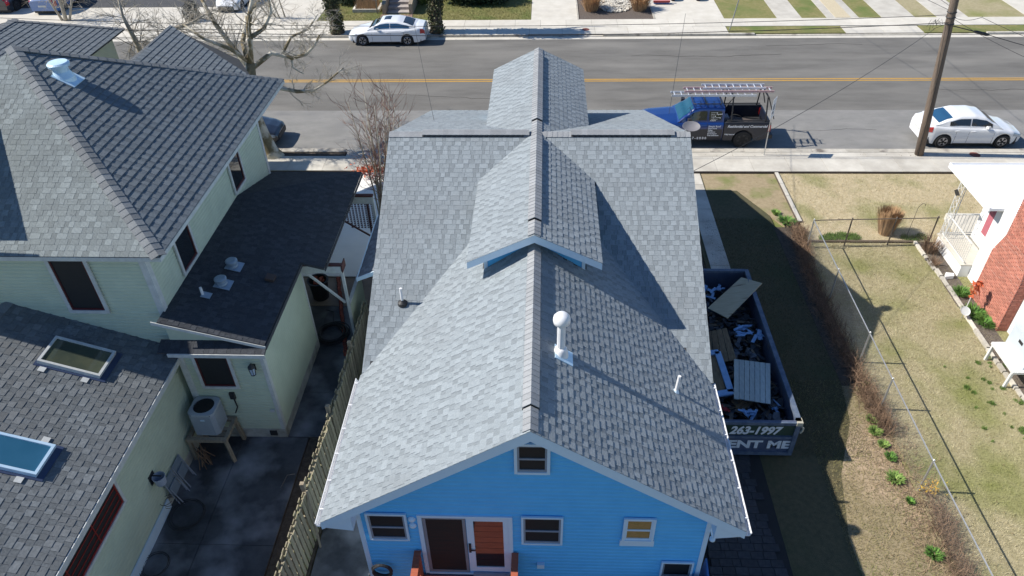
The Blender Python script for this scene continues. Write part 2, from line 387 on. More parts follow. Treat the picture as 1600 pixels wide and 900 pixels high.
def caps(a, b, nl, nr, m, roof, step=.15, half=.15, lift=.03):
    """overlapping bent ridge caps from a to b over faces with normals nl, nr"""
    a = Vector(a); b = Vector(b); d = (b-a); L = d.length; d.normalize()
    nl = Vector(nl).normalized(); nr = Vector(nr).normalized()
    dl = d.cross(nl).normalized(); dr = -d.cross(nr).normalized()
    if dl.z > 0 and dl.z > dr.z: pass
    if dl.dot(nr) > 0: dl = -dl
    if dr.dot(nl) > 0: dr = -dr
    up = (nl+nr).normalized(); ln = step+.06
    g = MB()
    pr0 = [dl*half + nl*.014 - up*0, up*0, dr*half + nr*.014]
    def ring(off, h): return [tuple(d*off + dl*half + up*(h-.004)), tuple(d*off + up*(h-.004)), tuple(d*off + dr*half + up*(h-.004))]
    r = ring(0, lift+.014) + ring(ln, lift) + ring(0, lift-.004) + ring(ln, lift-.014)
    g.v = r; g.f = [(0,1,4,3),(1,2,5,4),(6,7,1,0),(7,8,2,1),(6,0,3,9),(2,8,11,5)]
    me = g.mesh('ridge_cap', m)
    k = 0; out = []
    while k*step < L-.02:
        p = a + d*(k*step)
        out.append(link('ridge_cap', me, roof, M=at(roof, Matrix.Translation(p)))); k += 1
    return out

# ------------------------------------------------------------------ walls, siding, windows
def siding(parent, m, p0, u, length, zlo, ztop_fn, n, course=.1, name='siding'):
    """lapped boards on a vertical wall: origin p0 (x,y), direction u, out normal n; ztop_fn(s) = top height"""
    g = MB(); u = Vector((u[0], u[1], 0)).normalized(); n = Vector((n[0], n[1], 0)).normalized(); p0 = Vector((p0[0], p0[1], 0))
    zmax = max(ztop_fn(s*length/60) for s in range(61)); z = zlo
    while z < zmax:
        z1 = z+course
        # run(s) where the wall exists at height z
        ss = [i*length/120 for i in range(121) if ztop_fn(i*length/120) >= z+.001]
        if ss:
            s0, s1 = min(ss), max(ss)
            tt = [i*length/120 for i in range(121) if ztop_fn(i*length/120) >= z1-.001]
            t0, t1 = (min(tt), max(tt)) if tt else ((s0+s1)/2-.01, (s0+s1)/2+.01)
            zt = z1 if tt else z+course*.6
            a = p0+u*s0; b = p0+u*s1; c = p0+u*t1; e = p0+u*t0
            lo = n*.028; hi = n*.002
            zm = z+(zt-z)*.62; a2 = a.lerp(e,.62); b2 = b.lerp(c,.62)
            g.face([a+lo+Vector((0,0,z)), b+lo+Vector((0,0,z)), b2+lo+Vector((0,0,zm)), a2+lo+Vector((0,0,zm))])
            g.face([a2+lo+Vector((0,0,zm)), b2+lo+Vector((0,0,zm)), c+hi+Vector((0,0,zt)), e+hi+Vector((0,0,zt))])
            g.face([a+Vector((0,0,z)), b+Vector((0,0,z)), b+lo+Vector((0,0,z)), a+lo+Vector((0,0,z))])
        z = z1
    return g.build(name, m, parent, kind='stuff')
def window(parent, p, u, n, wd, z0, z1, trim, sash, pane=SCREEN, tw=.08, kind='double', label=None, glass_lo=None, name='window', tilt=0):
    """p = (x,y) of the left edge, u along, n out"""
    u = Vector((u[0],u[1],0)).normalized(); n = Vector((n[0],n[1],0)).normalized()
    p = (p[0]+n.x*.032, p[1]+n.y*.032)
    F = frame3(u, (0,0,1), (p[0], p[1], z0))   # x along, y up, z = u x up
    sgn = 1 if (u.cross(Vector((0,0,1)))).dot(n) > 0 else -1
    h = z1-z0
    def bx(g, x0, x1, y0, y1, d0, d1): 
        a, b = sorted((d0*sgn, d1*sgn)); g.box(x0, x1, y0, y1, a, b, F)
    g = MB(); bx(g, -tw, 0, -tw, h+tw, .0, .045); bx(g, wd, wd+tw, -tw, h+tw, .0, .045); bx(g, 0, wd, h, h+tw, .0, .043); bx(g, -.0, wd, -tw, 0, .0, .052)
    fr = g.build(name, trim, parent, label=label)
    g = MB(); s = .04
    bx(g, 0, s, 0, h, .0, .028); bx(g, wd-s, wd, 0, h, .0, .028); bx(g, s, wd-s, 0, s*1.4, .0, .026); bx(g, s, wd-s, h-s, h, .0, .026)
    if kind == 'double': bx(g, s, wd-s, h*.46, h*.46+.045, .0, .03)
    if kind == 'grid':
        for k in range(1, 3): bx(g, wd*k/3-.015, wd*k/3+.015, s, h-s, 0, .024)
        for k in range(1, 4): bx(g, s, wd-s, h*k/4-.015, h*k/4+.015, 0, .023)
    g.build('sash', sash, fr)
    if kind == 'double':
        g = MB(); bx(g, s, wd-s, s, h*.46, -.0, .008); g.build('pane', glass_lo or pane, fr)
        g = MB(); bx(g, s, wd-s, h*.46, h-s, -.0, .010); g.build('pane', pane, fr)
    else:
        g = MB(); bx(g, s, wd-s, s, h-s, 0, .008); g.build('pane', pane, fr)
    return fr
def wallbox(parent, m, x0, x1, y0, y1, z0, z1, name='wall'):
    return MB().box(x0, x1, y0, y1, z0, z1).build(name, m, parent)

# ================================================================== THE SETTING
g = MB(); g.face([(-900,-900,-.06),(900,-900,-.06),(900,900,-.06),(-900,900,-.06)])
g.build('ground', GRASSG, kind='structure')
def sheet(name, m, x0, x1, y0, y1, z, **k):
    g = MB(); g.box(x0, x1, y0, y1, -.055, z); return g.build(name, m, kind='structure', **k)
YR0, YR1 = 30.15, 44.75
road = sheet('road', ASPH, -300, 300, YR0, YR1, -.004)
MB().box(-300, 300, YR0+.002, 34.42, -.05, .0005).build('parking_lane', ASPH2, road)
for dy in (-.17, .06): MB().box(-300, 300, 38.17+dy, 38.17+dy+.11, -.05, .0015).build('yellow_line', YEL, road)
MB().box(-300, 300, 44.35, 44.749, -.05, .003).build('gutter_strip', CONCW, road)
# kerbs in lengths
def kerb(name, ya, yb, x0, x1, step, lower=()):
    r = thing(name, (0, ya, 0), None, None, kind='structure')
    x = x0; k = 0
    while x < x1:
        h = .13
        for (a, b) in lower:
            if a <= x < b: h = .035
        MB().box(x+.008, min(x+step, x1)-.008, ya, yb, -.05, h).build('kerb_stone', CURB, r); x += step
    return r
kerb('near_kerb', 29.83, 30.145, -30, 45, 1.5)
kerb('far_kerb', 44.76, 44.95, -42, 48, 1.52, lower=((-42,-14.9),(-1.2,2.6),(12.2,25.5)))
MB().box(-300,-30,29.83,30.145,-.05,.13).box(45,300,29.83,30.145,-.05,.13).build('distant_kerb', CURB, kind='structure')
def slabs(name, m, xs, ys, z, jitter=.004, gap=.012, base=None):
    r = thing(name, (0, ys[0], 0), None, None, kind='structure')
    MB().box(xs[0], xs[-1], ys[0], ys[-1], -.052, z-.03).build('joint_bed', base or MULCH, r)
    for i in range(len(xs)-1):
        for j in range(len(ys)-1):
            MB().box(xs[i]+gap/2, xs[i+1]-gap/2, ys[j]+gap/2, ys[j+1]-gap/2, -.05, z+random.uniform(-jitter, jitter)).build('concrete_slab', m, r)
    return r
def fr(a, b, s):
    n = max(1, round((b-a)/s)); return [a+(b-a)*i/n for i in range(n+1)]
slabs('near_sidewalk', CONC, fr(-30, 45, 1.55), [28.12, 29.42], .125)
slabs('kerb_walk', CONC, fr(-8.9, 45, 1.9), [29.425, 29.825], .12)
slabs('far_sidewalk', CONCW, fr(-42, 48, 1.6), [46.15, 47.55], .12)
slabs('far_kerb_walk', CONCW, fr(-15, 11.2, 2.0), [44.955, 46.14], .118)
slabs('far_driveway_apron', CONCW, fr(-42, -15.1, 2.2), [44.955, 46.14], .07)
slabs('far_apron', CONCW, fr(18.2, 22.8, 1.15), [44.955, 46.14], .08)
sheet('verge_left', SOIL, -30, -8.95, 29.425, 29.825, .10)
g = MB().box(11.25, 18.15, 44.955, 46.14, -.05, .10).box(22.85, 60, 44.955, 46.14, -.05, .10); g.build('far_verge', GRASSG, kind='structure')
# lots across the street
FAR = [(-60,-14.75,'driveway_far',CONCW,.10),(-14.72,-.85,'front_lawn_far',GRASSG,.09),(-.82,2.2,'driveway_far',CONCW,.11),(2.23,7.05,'mulch_bed',MULCH,.08),
       (7.08,11.4,'driveway_far',CONCW,.112),(11.43,14.7,'front_lawn_far',GRASSG,.1),(14.73,16.25,'driveway_far',CONC,.11),(16.28,17.8,'front_lawn_far',GRASSG,.1),
       (17.83,19.8,'driveway_far',CONC,.11),(19.83,21.2,'front_lawn_far',GRASSG,.1),(21.23,23.25,'driveway_far',CONC,.11),(23.28,24.6,'front_lawn_far',GRASS,.1),
       (24.63,26.5,'driveway_far',CONC,.11),(26.53,30.1,'front_lawn_far',GRASS,.1),(30.13,60,'driveway_far',CONCW,.11)]
for (a, b, nm, m, z) in FAR: sheet(nm, m, a, b, 47.56, 75, z)
sheet('gravel_strip', mat('gravel_tan', (.45,.38,.24),(.6,.52,.38), scale=30, rough=1, bump=.6), 18.35, 19.3, 47.6, 74, .125)
sheet('parking_lot_far', ASPH3, -60, -20.2, 50.6, 75, .116)
MB().box(2.13,2.23,47.57,60,-.05,.13).box(6.98,7.08,47.57,60,-.05,.13).build('bed_edging', CURB, kind='structure')
# near lots
sheet('front_lawn', GRASSD, 10.0, 60, 23.05, 28.1, .02)
sheet('side_lawn', GRASS, 9.62, 60, -12, 23.03, .0)
YARD_SHADE = mat('lawn_yard_shade', (.075,.068,.035),(.11,.095,.05), scale=7, rough=1, bump=.8, bscale=70, c3=(.06,.07,.03), scale3=.3, t3=(.5,.7))  # the house's cast shadow is put into this lawn colour
STRIP = mat('lawn_strip', (.27,.215,.12),(.34,.275,.17), scale=7, rough=1, bump=.8, bscale=70, c3=(.44,.33,.22), scale3=.35, t3=(.46,.62))
g = MB(); g.slab([(5.9,-12,-.055),(7.35,-12,-.055),(7.5,10.5,-.055),(7.9,12.4,-.055),(8.7,14.2,-.055),(8.95,16,-.055),(8.95,28.1,-.055),(5.9,28.1,-.055)], (0,0,.0575)); g.build('house_shadow_yard', YARD_SHADE, kind='structure')  # darkened ground, outlined along the edge of the house shadow
sheet('dry_strip', STRIP, 6.95, 9.6, -12, 15.6, .0)
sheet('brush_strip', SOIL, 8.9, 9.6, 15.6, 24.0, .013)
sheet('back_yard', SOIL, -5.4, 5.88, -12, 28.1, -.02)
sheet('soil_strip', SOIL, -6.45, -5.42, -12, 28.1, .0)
g = MB(); g.slab([(6.8,26.7,-.05),(8.05,26.7,-.05),(9.88,22.9,-.05),(9.88,28.09,-.05),(6.8,28.09,-.05)], (0,0,.062)); g.build('patch_beside_walk', mat('bare_ground', (.28,.22,.13),(.36,.29,.18), scale=6, rough=1, bump=.7, c3=(.19,.2,.07), scale3=1, t3=(.5,.7)), kind='structure')  # lower edge cut along the house shadow, against the darkened yard
slabs('lawn_border', CONC, [9.9, 10.06], fr(24.3, 28.1, .95), .10, gap=.02)
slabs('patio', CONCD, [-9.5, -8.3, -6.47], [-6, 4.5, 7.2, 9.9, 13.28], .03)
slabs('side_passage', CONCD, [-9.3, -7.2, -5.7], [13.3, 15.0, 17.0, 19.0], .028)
slabs('side_passage_stained', mat('concrete_rust', (.17,.13,.10),(.24,.19,.15), scale=1.4, rough=.7, rnd=.05), [-9.6, -5.7], [19.02, 20.6], .03)
slabs('front_walk', mat('concrete_sunlit_white', (.80,.79,.76),(.75,.74,.71), scale=1.2, rough=.8), [-9.6, -7.8, -5.7], fr(20.62, 28.1, 1.9), .06)  # whitened to look sunlit, though the walk lies in the house's shade
slabs('house_front_walk', CONC, [-5.3,-3.5,-1.7,.1,1.9,3.9], [27.0, 28.1], .06)
slabs('paved_side_strip', CONC, [6.05, 6.75], fr(19.6, 28.1, .9), .02)
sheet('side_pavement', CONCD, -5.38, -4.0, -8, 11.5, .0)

# brick path on the right of the house
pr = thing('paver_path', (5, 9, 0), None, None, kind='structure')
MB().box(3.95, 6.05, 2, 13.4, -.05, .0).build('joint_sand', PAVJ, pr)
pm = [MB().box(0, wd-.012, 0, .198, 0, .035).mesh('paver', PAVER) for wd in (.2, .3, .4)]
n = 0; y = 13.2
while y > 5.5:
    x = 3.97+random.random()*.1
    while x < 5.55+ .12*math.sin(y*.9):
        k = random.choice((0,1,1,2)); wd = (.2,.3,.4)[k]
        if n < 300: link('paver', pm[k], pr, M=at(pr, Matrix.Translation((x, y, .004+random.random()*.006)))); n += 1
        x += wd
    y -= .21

# ------------------------------------------------------------------ grass tufts (real blades)
def blades(name, m, x0, x1, y0, y1, z, n, h=(.02,.065), parent=None, mask=None, label=None, wd=.006):
    xy = rng.random((n, 2))*[x1-x0, y1-y0]+[x0, y0]
    if mask is not None: xy = xy[mask(xy)]
    n = len(xy); hh = rng.uniform(h[0], h[1], n); a = rng.random(n)*6.283; ln = rng.normal(0, .022, (n, 2))
    d = np.stack([np.cos(a), np.sin(a)], 1)*wd
    V = np.zeros((n, 3, 3)); V[:,0,:2] = xy-d; V[:,1,:2] = xy+d; V[:,2,:2] = xy+ln; V[:,:2,2] = z; V[:,2,2] = z+hh
    me = bpy.data.meshes.new(name); me.vertices.add(n*3); me.vertices.foreach_set('co', V.reshape(-1))
    me.loops.add(n*3); me.loops.foreach_set('vertex_index', np.arange(n*3, dtype=np.int32))
    me.polygons.add(n); me.polygons.foreach_set('loop_start', np.arange(0, n*3, 3, dtype=np.int32)); me.polygons.foreach_set('loop_total', np.full(n, 3, dtype=np.int32))
    me.update(calc_edges=True); me.validate(); me.materials.append(m)
    return link(name, me, parent, kind='stuff', label=label, cat='grass')
blades('dry_grass', BLADE, 9.65, 18, 7.5, 23.0, .0, 150000, label='dry tan and green lawn grass between the chain-link fence and the brick house')
blades('yard_grass', mat('blade_shade', (.09,.085,.04),(.13,.11,.06), scale=3, rough=1, rnd=.35), 6.2, 8.9, 12.9, 24.6, -.001, 26000, label='short winter grass darkened for the house shadow, beside the dumpster')  # blades coloured darker to go with the shadow painted on the yard
blades('strip_grass', BLADED, 7.4, 9.6, 7.5, 15.8, .0, 26000, label='sparse tan grass on the sunlit strip left of the chain-link fence')
blades('straw_lawn_grass', mat('blade_straw', (.52,.44,.28),(.62,.54,.37), scale=3, rough=1, rnd=.3, c3=(.25,.26,.09), scale3=.5, t3=(.52,.72)), 10.1, 20, 23.1, 28.05, .02, 40000, label='straw coloured front lawn grass beside the sidewalk')
def spots(cs, r, z=0):
    def f(xy):
        k = np.zeros(len(xy), bool)
        for (cx, cy, rr) in cs: k |= ((xy[:,0]-cx)**2 + (xy[:,1]-cy)**2) < (rr*rng.uniform(.4, 1.1, len(xy)))**2
        return k
    return f
gs = [(rng.uniform(11.5,16), rng.uniform(8,17), rng.uniform(.04,.13)) for _ in range(420)]
gs = [s for s in gs if s[0] > 11.9+(17-s[1])*.05 and rng.random() < ((s[0]-11)/4.0)**1.3]
blades('green_grass_clump', BLADEG, 11.3, 16.5, 7.8, 17.3, .0, 420000, h=(.03,.09), mask=spots(gs, 0), label='green grass clumps scattered through the tan lawn by the brick house')
bed = [(10.9,23.3,.28),(11.3,23.35,.3),(11.7,23.3,.26),(10.6,23.2,.22),(13.6,23.3,.2),(13.9,23.2,.2),(14.2,23.35,.2)]
blades('bed_grass', BLADEG, 10.3, 14.6, 22.9, 23.7, .02, 14000, h=(.05,.16), mask=spots(bed, 0), label='bright green plants along the wire cross fence', wd=.01)
blades('far_lawn_grass', mat('blade_far', (.19,.20,.06),(.30,.27,.11), scale=1, rough=1, rnd=.3), -14.6, -.9, 47.6, 52.5, .09, 30000, h=(.03,.07), label='lawn grass across the street', wd=.012)

# ================================================================== BLUE HOUSE
BX = -.18
house = thing('blue_house', (BX, 18, 0), 'light blue clapboard house with grey shingled gable roof and dormers, in the centre', 'house')
HX0, HX1, HXT = -3.83, 3.51, 0
def top_wing(s):                                  # underside of the wing roof over the rear wall
    x = HX0 + s; return 5.96 - .68*abs(x-BX) - .16
wall = MB()
wall.slab([(HX0,9,0),(HX1,9,0),(HX1,9,3.35),(BX,9,5.78),(HX0,9,3.35)], (0,4.2,0)).build('wall', BLUEP, house)
siding(house, BLUES, (HX0, 8.999), (1,0), HX1-HX0, 0.02, top_wing, (0,-1), .125)
MB().box(HX0-.03, HX0+.07, 8.955, 9.10, .02, 3.3).box(HX1-.07, HX1+.03, 8.955, 9.10, .02, 3.3).build('corner_board', WHITE, house)
MB().slab([(-4.05,12.9,0),(3.85,12.9,0),(3.85,12.9,3.2),(3.85,19.2,6.15),(3.85,26,3.5),(3.85,26,0)][:1]+[(-4.05,12.9,3.0),(-4.05,19.2,6.15),(-4.05,26.2,3.5),(-4.05,26.2,0)], (7.9,0,0)).build('side_wall', BLUEP, house)
siding(house, BLUEP, (3.852, 12.9), (0,1), 13.3, .02, lambda s: min(3.0+.5*s, 3.5+.374*(13.3-s)), (1,0), .125, name='side_siding')
roof = thing('roof', (BX, 18, 0), None, None); roof.parent = house; roof.location = (0,0,0)
SL = .68; SM = (6.38-3.05)/6.55; SF = (6.38-3.5)/(26.9-19.2); SD = (6.44-5.65)/1.6
def zwing(x): return 5.96 - SL*abs(x-BX)
EW0, EW1, YW = -4.46, 4.10, 8.6
mainhide = lambda c: c.y < 18.4 and abs(c.x-BX) < 4.2 and zwing(c.x) > c.z+.06 or (abs(c.x-BX) < 1.6 and c.y > 14.2 and 6.44-SD*abs(c.x-BX) > c.z+.06)
P = [(EW0,YW-.035,3.05),(EW0,12.72,3.05),(BX,18.5,5.96),(BX,YW-.035,5.96)]
dormhide = lambda c: c.y > 14.45 and abs(c.x-BX) < 1.25
deck_slab([(EW0,YW,3.05),(EW0,12.72,3.05),(BX,18.5,5.96),(BX,YW,5.96)], .07, UNDER, roof); shingle_plane(P, (0,1,0), SHG, roof, single=110, hide=dormhide)
P = [(EW1,YW-.035,3.05),(EW1,12.72,3.05),(BX,18.5,5.96),(BX,YW-.035,5.96)]
deck_slab([(EW1,YW,3.05),(EW1,12.72,3.05),(BX,18.5,5.96),(BX,YW,5.96)], .07, UNDER, roof); shingle_plane(P, (0,1,0), SHG, roof, single=110, hide=dormhide, thick=(.009,.016))
P = [(-4.42,12.65,3.05),(4.16,12.65,3.05),(4.16,19.2,6.38),(-4.42,19.2,6.38)]
deck_slab(P, .07, UNDER, roof); shingle_plane(P, (1,0,0), SHG, roof, single=50, hide=mainhide)
P = [(-4.40,26.9,3.5),(3.92,26.9,3.5),(4.16,19.2,6.38),(-4.42,19.2,6.38)]
fdh = lambda c: abs(c.x-BX) < 1.6 and c.y < 25.4 and 6.44-SD*abs(c.x-BX) > c.z+.06
deck_slab(P, .07, UNDER, roof); shingle_plane(P, (1,0,0), SHG, roof, hide=fdh)
for sx in (-1, 1):
    ex = BX + sx*1.6
    P = [(ex,13.96,5.65),(ex,17.80,5.65),(BX,19.34,6.44),(BX,13.96,6.44)]
    deck_slab([(ex,14.0,5.65),(ex,17.80,5.65),(BX,19.34,6.44),(BX,14.0,6.44)], .06, UNDER, roof); shingle_plane(P, (0,1,0), SHG, roof, single=14, thick=(.009,.016) if sx > 0 else (.0045,.0095))
    P = [(ex,25.66,5.65),(ex,21.1,5.65),(BX,19.0,6.44),(BX,25.66,6.44)]
    deck_slab(P, .06, UNDER, roof); shingle_plane(P, (0,1,0), SHG, roof)
nL = (-SL,0,1); nR = (SL,0,1)
def vent_ridge(y0, y1, z, sl, parent):
    g = MB()
    for sx in (-1, 1):
        g.slab([(BX, y0, z), (BX, y1, z), (BX+sx*.16, y1, z-sl*.16), (BX+sx*.16, y0, z-sl*.16)], (0,0,.026))
    return g.build('ridge_vent', VENTB, parent)
vent_ridge(9.15, 14.3, 5.965, SL, roof)
caps((BX,YW,5.975), (BX,9.1,5.975), nL, nR, CAPG, roof, .15, .17, .012)
caps((BX,9.15,5.99), (BX,14.4,5.99), nL, nR, CAPG, roof, .15, .19, .05)
nL2 = (-SD,0,1); nR2 = (SD,0,1)
caps((BX,14.0,6.455), (BX,14.55,6.455), nL2, nR2, CAPG, roof, .15, .17, .012)
vent_ridge(14.6, 18.6, 6.445, SD, roof); caps((BX,14.6,6.475), (BX,18.7,6.475), nL2, nR2, CAPG, roof, .15, .18, .045)
caps((BX,18.7,6.455), (BX,19.9,6.455), nL2, nR2, CAPG, roof, .15, .17, .012)
vent_ridge(19.9, 25.0, 6.445, SD, roof); caps((BX,19.9,6.475), (BX,25.0,6.475), nL2, nR2, CAPG, roof, .15, .18, .045)
caps((BX,25.0,6.455), (BX,25.6,6.455), nL2, nR2, CAPG, roof, .15, .17, .012)
nN = (0,-SM,1); nF = (0,SF,1)
caps((-4.42,19.2,6.395), (-.4,19.2,6.395), nN, nF, CAPG, roof, .15, .17, .012); caps((4.16,19.2,6.395), (.05,19.2,6.395), nF, nN, CAPG, roof, .15, .17, .012)
for a, b in ((-3.45,-.55),(.8,3.6)):
    g = MB(); g.slab([(a,19.2,6.40),(b,19.2,6.40),(b,19.05,6.40-SM*.15),(a,19.05,6.40-SM*.15)], (0,0,.03)); g.slab([(a,19.2,6.40),(b,19.2,6.40),(b,19.37,6.40-SF*.17),(a,19.37,6.40-SF*.17)], (0,0,.04)); g.build('ridge_vent', VENTB, roof)
    caps((a,19.2,6.435), (b,19.2,6.435), nN, nF, CAPG, roof, .15, .165, .04)
# fascia, rakes, soffits, gutters
g = MB()
for sx, ex in ((-1, EW0), (1, EW1)):
    zz = 3.05 - .075
    g.slab([(BX,YW-.022,5.96-.29),(BX,YW-.022,5.96-.004),(ex,YW-.022,3.05-.004),(ex,YW-.022,3.05-.25)], (0,.02,0))
g.build('rake_board', WHITE, house)
g = MB()
for sx, ex, wx in ((-1, EW0, HX0), (1, EW1, HX1)):
    g.slab([(ex,YW+.02,2.81),(wx,YW+.02,2.72),(wx,YW+.02,3.3),(ex,YW+.02,2.97)], (0,.36,0))
g.build('eave_return', WHITE, house)
g = MB()
for sx, ex, wx in ((-1, EW0, HX0), (1, EW1, HX1)):
    g.slab([(ex,9.0,2.80),(wx,9.0,2.80),(wx,12.6,2.80),(ex,12.6,2.80)], (0,0,.03))
for sx, ex in ((-1, EW0), (1, EW1)):
    g.slab([(BX,YW+.02,5.96-.30),(ex,YW+.02,2.78),(ex,9.0,2.78),(BX,9.0,5.66)], (0,0,.02))
g.build('soffit', WHITE, house)
for ex, sx in ((EW0, -1), (EW1, 1)):
    g = MB(); pts = []
    for (dx, dz) in ((0,.0),(0,-.11),(sx*.085,-.11),(sx*.115,-.005),(sx*.10,-.005),(sx*.075,-.095),(sx*.012,-.095),(sx*.012,0)): pts.append((ex+dx, YW-.03, 3.02+dz))
    g.slab(pts, (0, 4.12, 0)); gt = g.build('gutter', GUTTER, house)
    g = MB()
    for k in range(6): g.box(min(ex, ex+sx*.11), max(ex, ex+sx*.11), YW+.3+k*.72, YW+.33+k*.72, 3.016, 3.03)
    g.build('gutter_strap', GUTTER, gt)
g = MB()
for xx, yy0, yy1, z0, z1 in ((-4.435,12.65,19.2,3.05,6.38),(4.155,12.65,19.2,3.05,6.38),(-4.415,26.9,19.2,3.5,6.38),(4.03,26.9,19.2,3.5,6.38)):
    g.slab([(xx,yy0,z0-.09),(xx,yy1,z1-.09),(xx,yy1,z1-.27),(xx,yy0,z0-.24)], (.022,0,0))
g.build('side_rake_board', WHITE, house)
# dormers
for yf, yb, s, nm in ((14.42, 18.2, 1, 'rear_dormer'), (25.3, 20.5, -1, 'front_dormer')):
    dm = thing('dormer', (BX, yf, 0), None, None); dm.parent = house; dm.location = (0, yf-18, 0)
    g = MB(); g.slab([(BX-1.22,yf,4.6 if s>0 else 3.9),(BX+1.22,yf,4.6 if s>0 else 3.9),(BX+1.22,yf,5.73),(BX,yf,6.33),(BX-1.22,yf,5.73)], (0, yb-yf, 0)); g.build('dormer_wall', BLUES, dm)
    if s > 0:
        g = MB()
        for sx in (-1,1):
            ex = BX+sx*1.6
            g.slab([(BX,13.975,6.44-.004),(ex,13.975,5.65-.004),(ex,13.975,5.65-.20),(BX,13.975,6.44-.22)], (0,.023,0))
            g.slab([(ex-sx*.02,14.01,5.65-.065),(ex-sx*.02,17.6,5.65-.065),(ex-sx*.02,17.6,5.52),(ex-sx*.02,14.01,5.50)], (sx*.02,0,0))
            g.slab([(BX,14.02,6.44-.23),(ex,14.02,5.44),(ex,14.42,5.44),(BX,14.42,6.21)], (0,0,.015))
        g.build('dormer_trim', WHITE, dm)
        g = MB()
        for sx in (-1,1): g.box(min(BX+sx*1.15,BX+sx*1.235), max(BX+sx*1.15,BX+sx*1.235), 14.40, 14.5, 4.6, 5.72)
        g.build('corner_board', WHITE, dm)
# windows and the sliding door on the rear wall
NW = (0,-1)
for x0, wd, z0, z1 in ((-3.60,.77,1.98,2.83),(-.34,.78,1.94,2.83)):
    window(house, (x0, 8.985), (1,0), NW, wd, z0, z1, WHITE, mat('sash_grey', (.30,.34,.40), rough=.5), tw=.045)
wn = window(house, (-.44, 8.985), (1,0), NW, .57, 4.36, 5.13, WHITE, mat('sash_grey', (1,1,1)), tw=.06)
wa = window(house, (1.78, 8.985), (1,0), NW, .56, 2.13, 2.84, WHITE, WHITE, pane=BLIND, tw=.05, label='window with an amber blind')
MB().box(1.70, 2.42, 8.93, 8.99, 1.90, 2.09).build('apron', WHITE, wa)
DX0, DX1, DZ0, DZ1 = -2.47, -.66, .68, 2.76
door = thing('sliding_door', (DX0, 9, 0), None, None); door.parent = house; door.location = (DX0-BX, 9-18, 0)
g = MB(); g.box(DX0-.09, DX0, 8.93, 9.0, DZ0-.05, DZ1+.07); g.box(DX1, DX1+.09, 8.93, 9.0, DZ0-.05, DZ1+.07); g.box(DX0, DX1, 8.932, 9.0, DZ1, DZ1+.07); g.box(DX0, DX1, 8.925, 9.0, DZ0-.05, DZ0)
g.build('door_frame', WHITE, door)
mid = (DX0+DX1)/2+.04
GRYM = mat('screen_frame_grey', (.25,.27,.30), rough=.5)
g = MB(); g.box(DX0+.01, DX0+.075, 8.945, 8.965, DZ0, DZ1); g.box(mid-.10, mid-.035, 8.945, 8.965, DZ0, DZ1); g.box(DX0+.075, mid-.10, 8.945, 8.965, DZ0, DZ0+.09); g.box(DX0+.075, mid-.10, 8.945, 8.965, DZ1-.06, DZ1)
g.build('screen_panel', GRYM, door)
MB().box(DX0+.07, mid-.09, 8.952, 8.958, DZ0+.08, DZ1-.05).build('insect_screen', mat('screen_mesh_black', (.012,.012,.012),(.03,.015,.012), scale=1.3, rough=.8, stretch=(1,1,14)), door)
g = MB(); g.box(mid-.02, mid+.13, 8.94, 8.99, DZ0+.07, DZ1); g.box(DX1-.11, DX1-.002, 8.94, 8.99, DZ0+.07, DZ1); g.box(mid+.13, DX1-.11, 8.942, 8.99, DZ0+.07, DZ0+.24); g.box(mid+.13, DX1-.11, 8.942, 8.99, DZ1-.1, DZ1)
g.build('door_panel', WHITE, door)
MB().box(mid+.125, DX1-.105, 8.962, 8.968, DZ0+.22, DZ1-.08).build('pane', GLASS, door)
MB().box(mid-.0, mid+.05, 8.90, 8.94, 1.55, 1.85).box(mid+.05, mid+.14, 8.905, 8.92, 1.60, 1.63).build('handle', BLK, door)
MB().box(mid+.05, DX1, 8.88, 8.93, DZ0-.06, DZ0+.045).build('threshold', mat('threshold_grey', (.3,.34,.4), rough=.5), door)
g = MB(); Mv = frame3((1,0,0),(0,0,1),(0,8.98,0))
for zz in (2.66, 2.44): g.lathe([(.075,0),(.085,.02),(.06,.06),(.03,.075)], 16, Mv @ Matrix.Translation((-2.68, zz, 0)))
g.build('wall_vent', WHITE, house)
MB().box(-.05,.11,8.9,8.98,.98,1.12).build('outlet_box', WHITE, house)
g = MB(); g.tube([(3.52,8.93,2.62),(3.55,8.82,2.5)], .02); g.lathe([(.03,0),(.06,.04),(.06,.09),(.02,.12)], 12, Matrix.Translation((3.56,8.8,2.36))); g.build('flood_lamp', WHITE, house)
# roof pipes
def pipe(x, y, z, r, h, m, lean=(0,0), flash=WHITE, flare=True, nm='vent_pipe'):
    p = thing(nm, (x,y,z), None, None); p.parent = roof; p.location = (x-BX, y-18, z)
    MB().tube([(x,y,z-.1),(x+lean[0],y+lean[1],z+h)], r, 12).build('pipe', m, p, smooth=False)
    return p
fl = pipe(.40, 10.96, 5.57, .085, .92, PVC, nm='flue')
g = MB(); g.lathe([(.09,0),(.165,.06),(.175,.13),(.165,.20),(.12,.26),(.06,.29),(.01,.295)], 24, Matrix.Translation((.40,10.96,6.36))); g.build('rain_cap', PVC, fl, smooth=True)
g = MB(); g.lathe([(.16,-.12),(.15,.05),(.13,.14),(.09,.20)], 20, Matrix.Translation((.40,10.96,5.57))); g.build('storm_collar', PVC, fl, smooth=True)
k = math.atan(SL)
g = MB(); Mf = Matrix.Translation((.44,10.94,5.555)) @ Matrix.Rotation(k, 4, 'Y'); g.box(-.2,.24,-.2,.2,0,.02, Mf); g.build('flashing', TINB, fl)
p2 = pipe(3.04, 11.67, 3.76, .038, .5, PVC, lean=(.03,0)); g = MB(); g.lathe([(.09,-.06),(.06,.03),(.045,.06)], 14, Matrix.Translation((3.04,11.67,3.77))); g.build('boot', WHITE, p2)
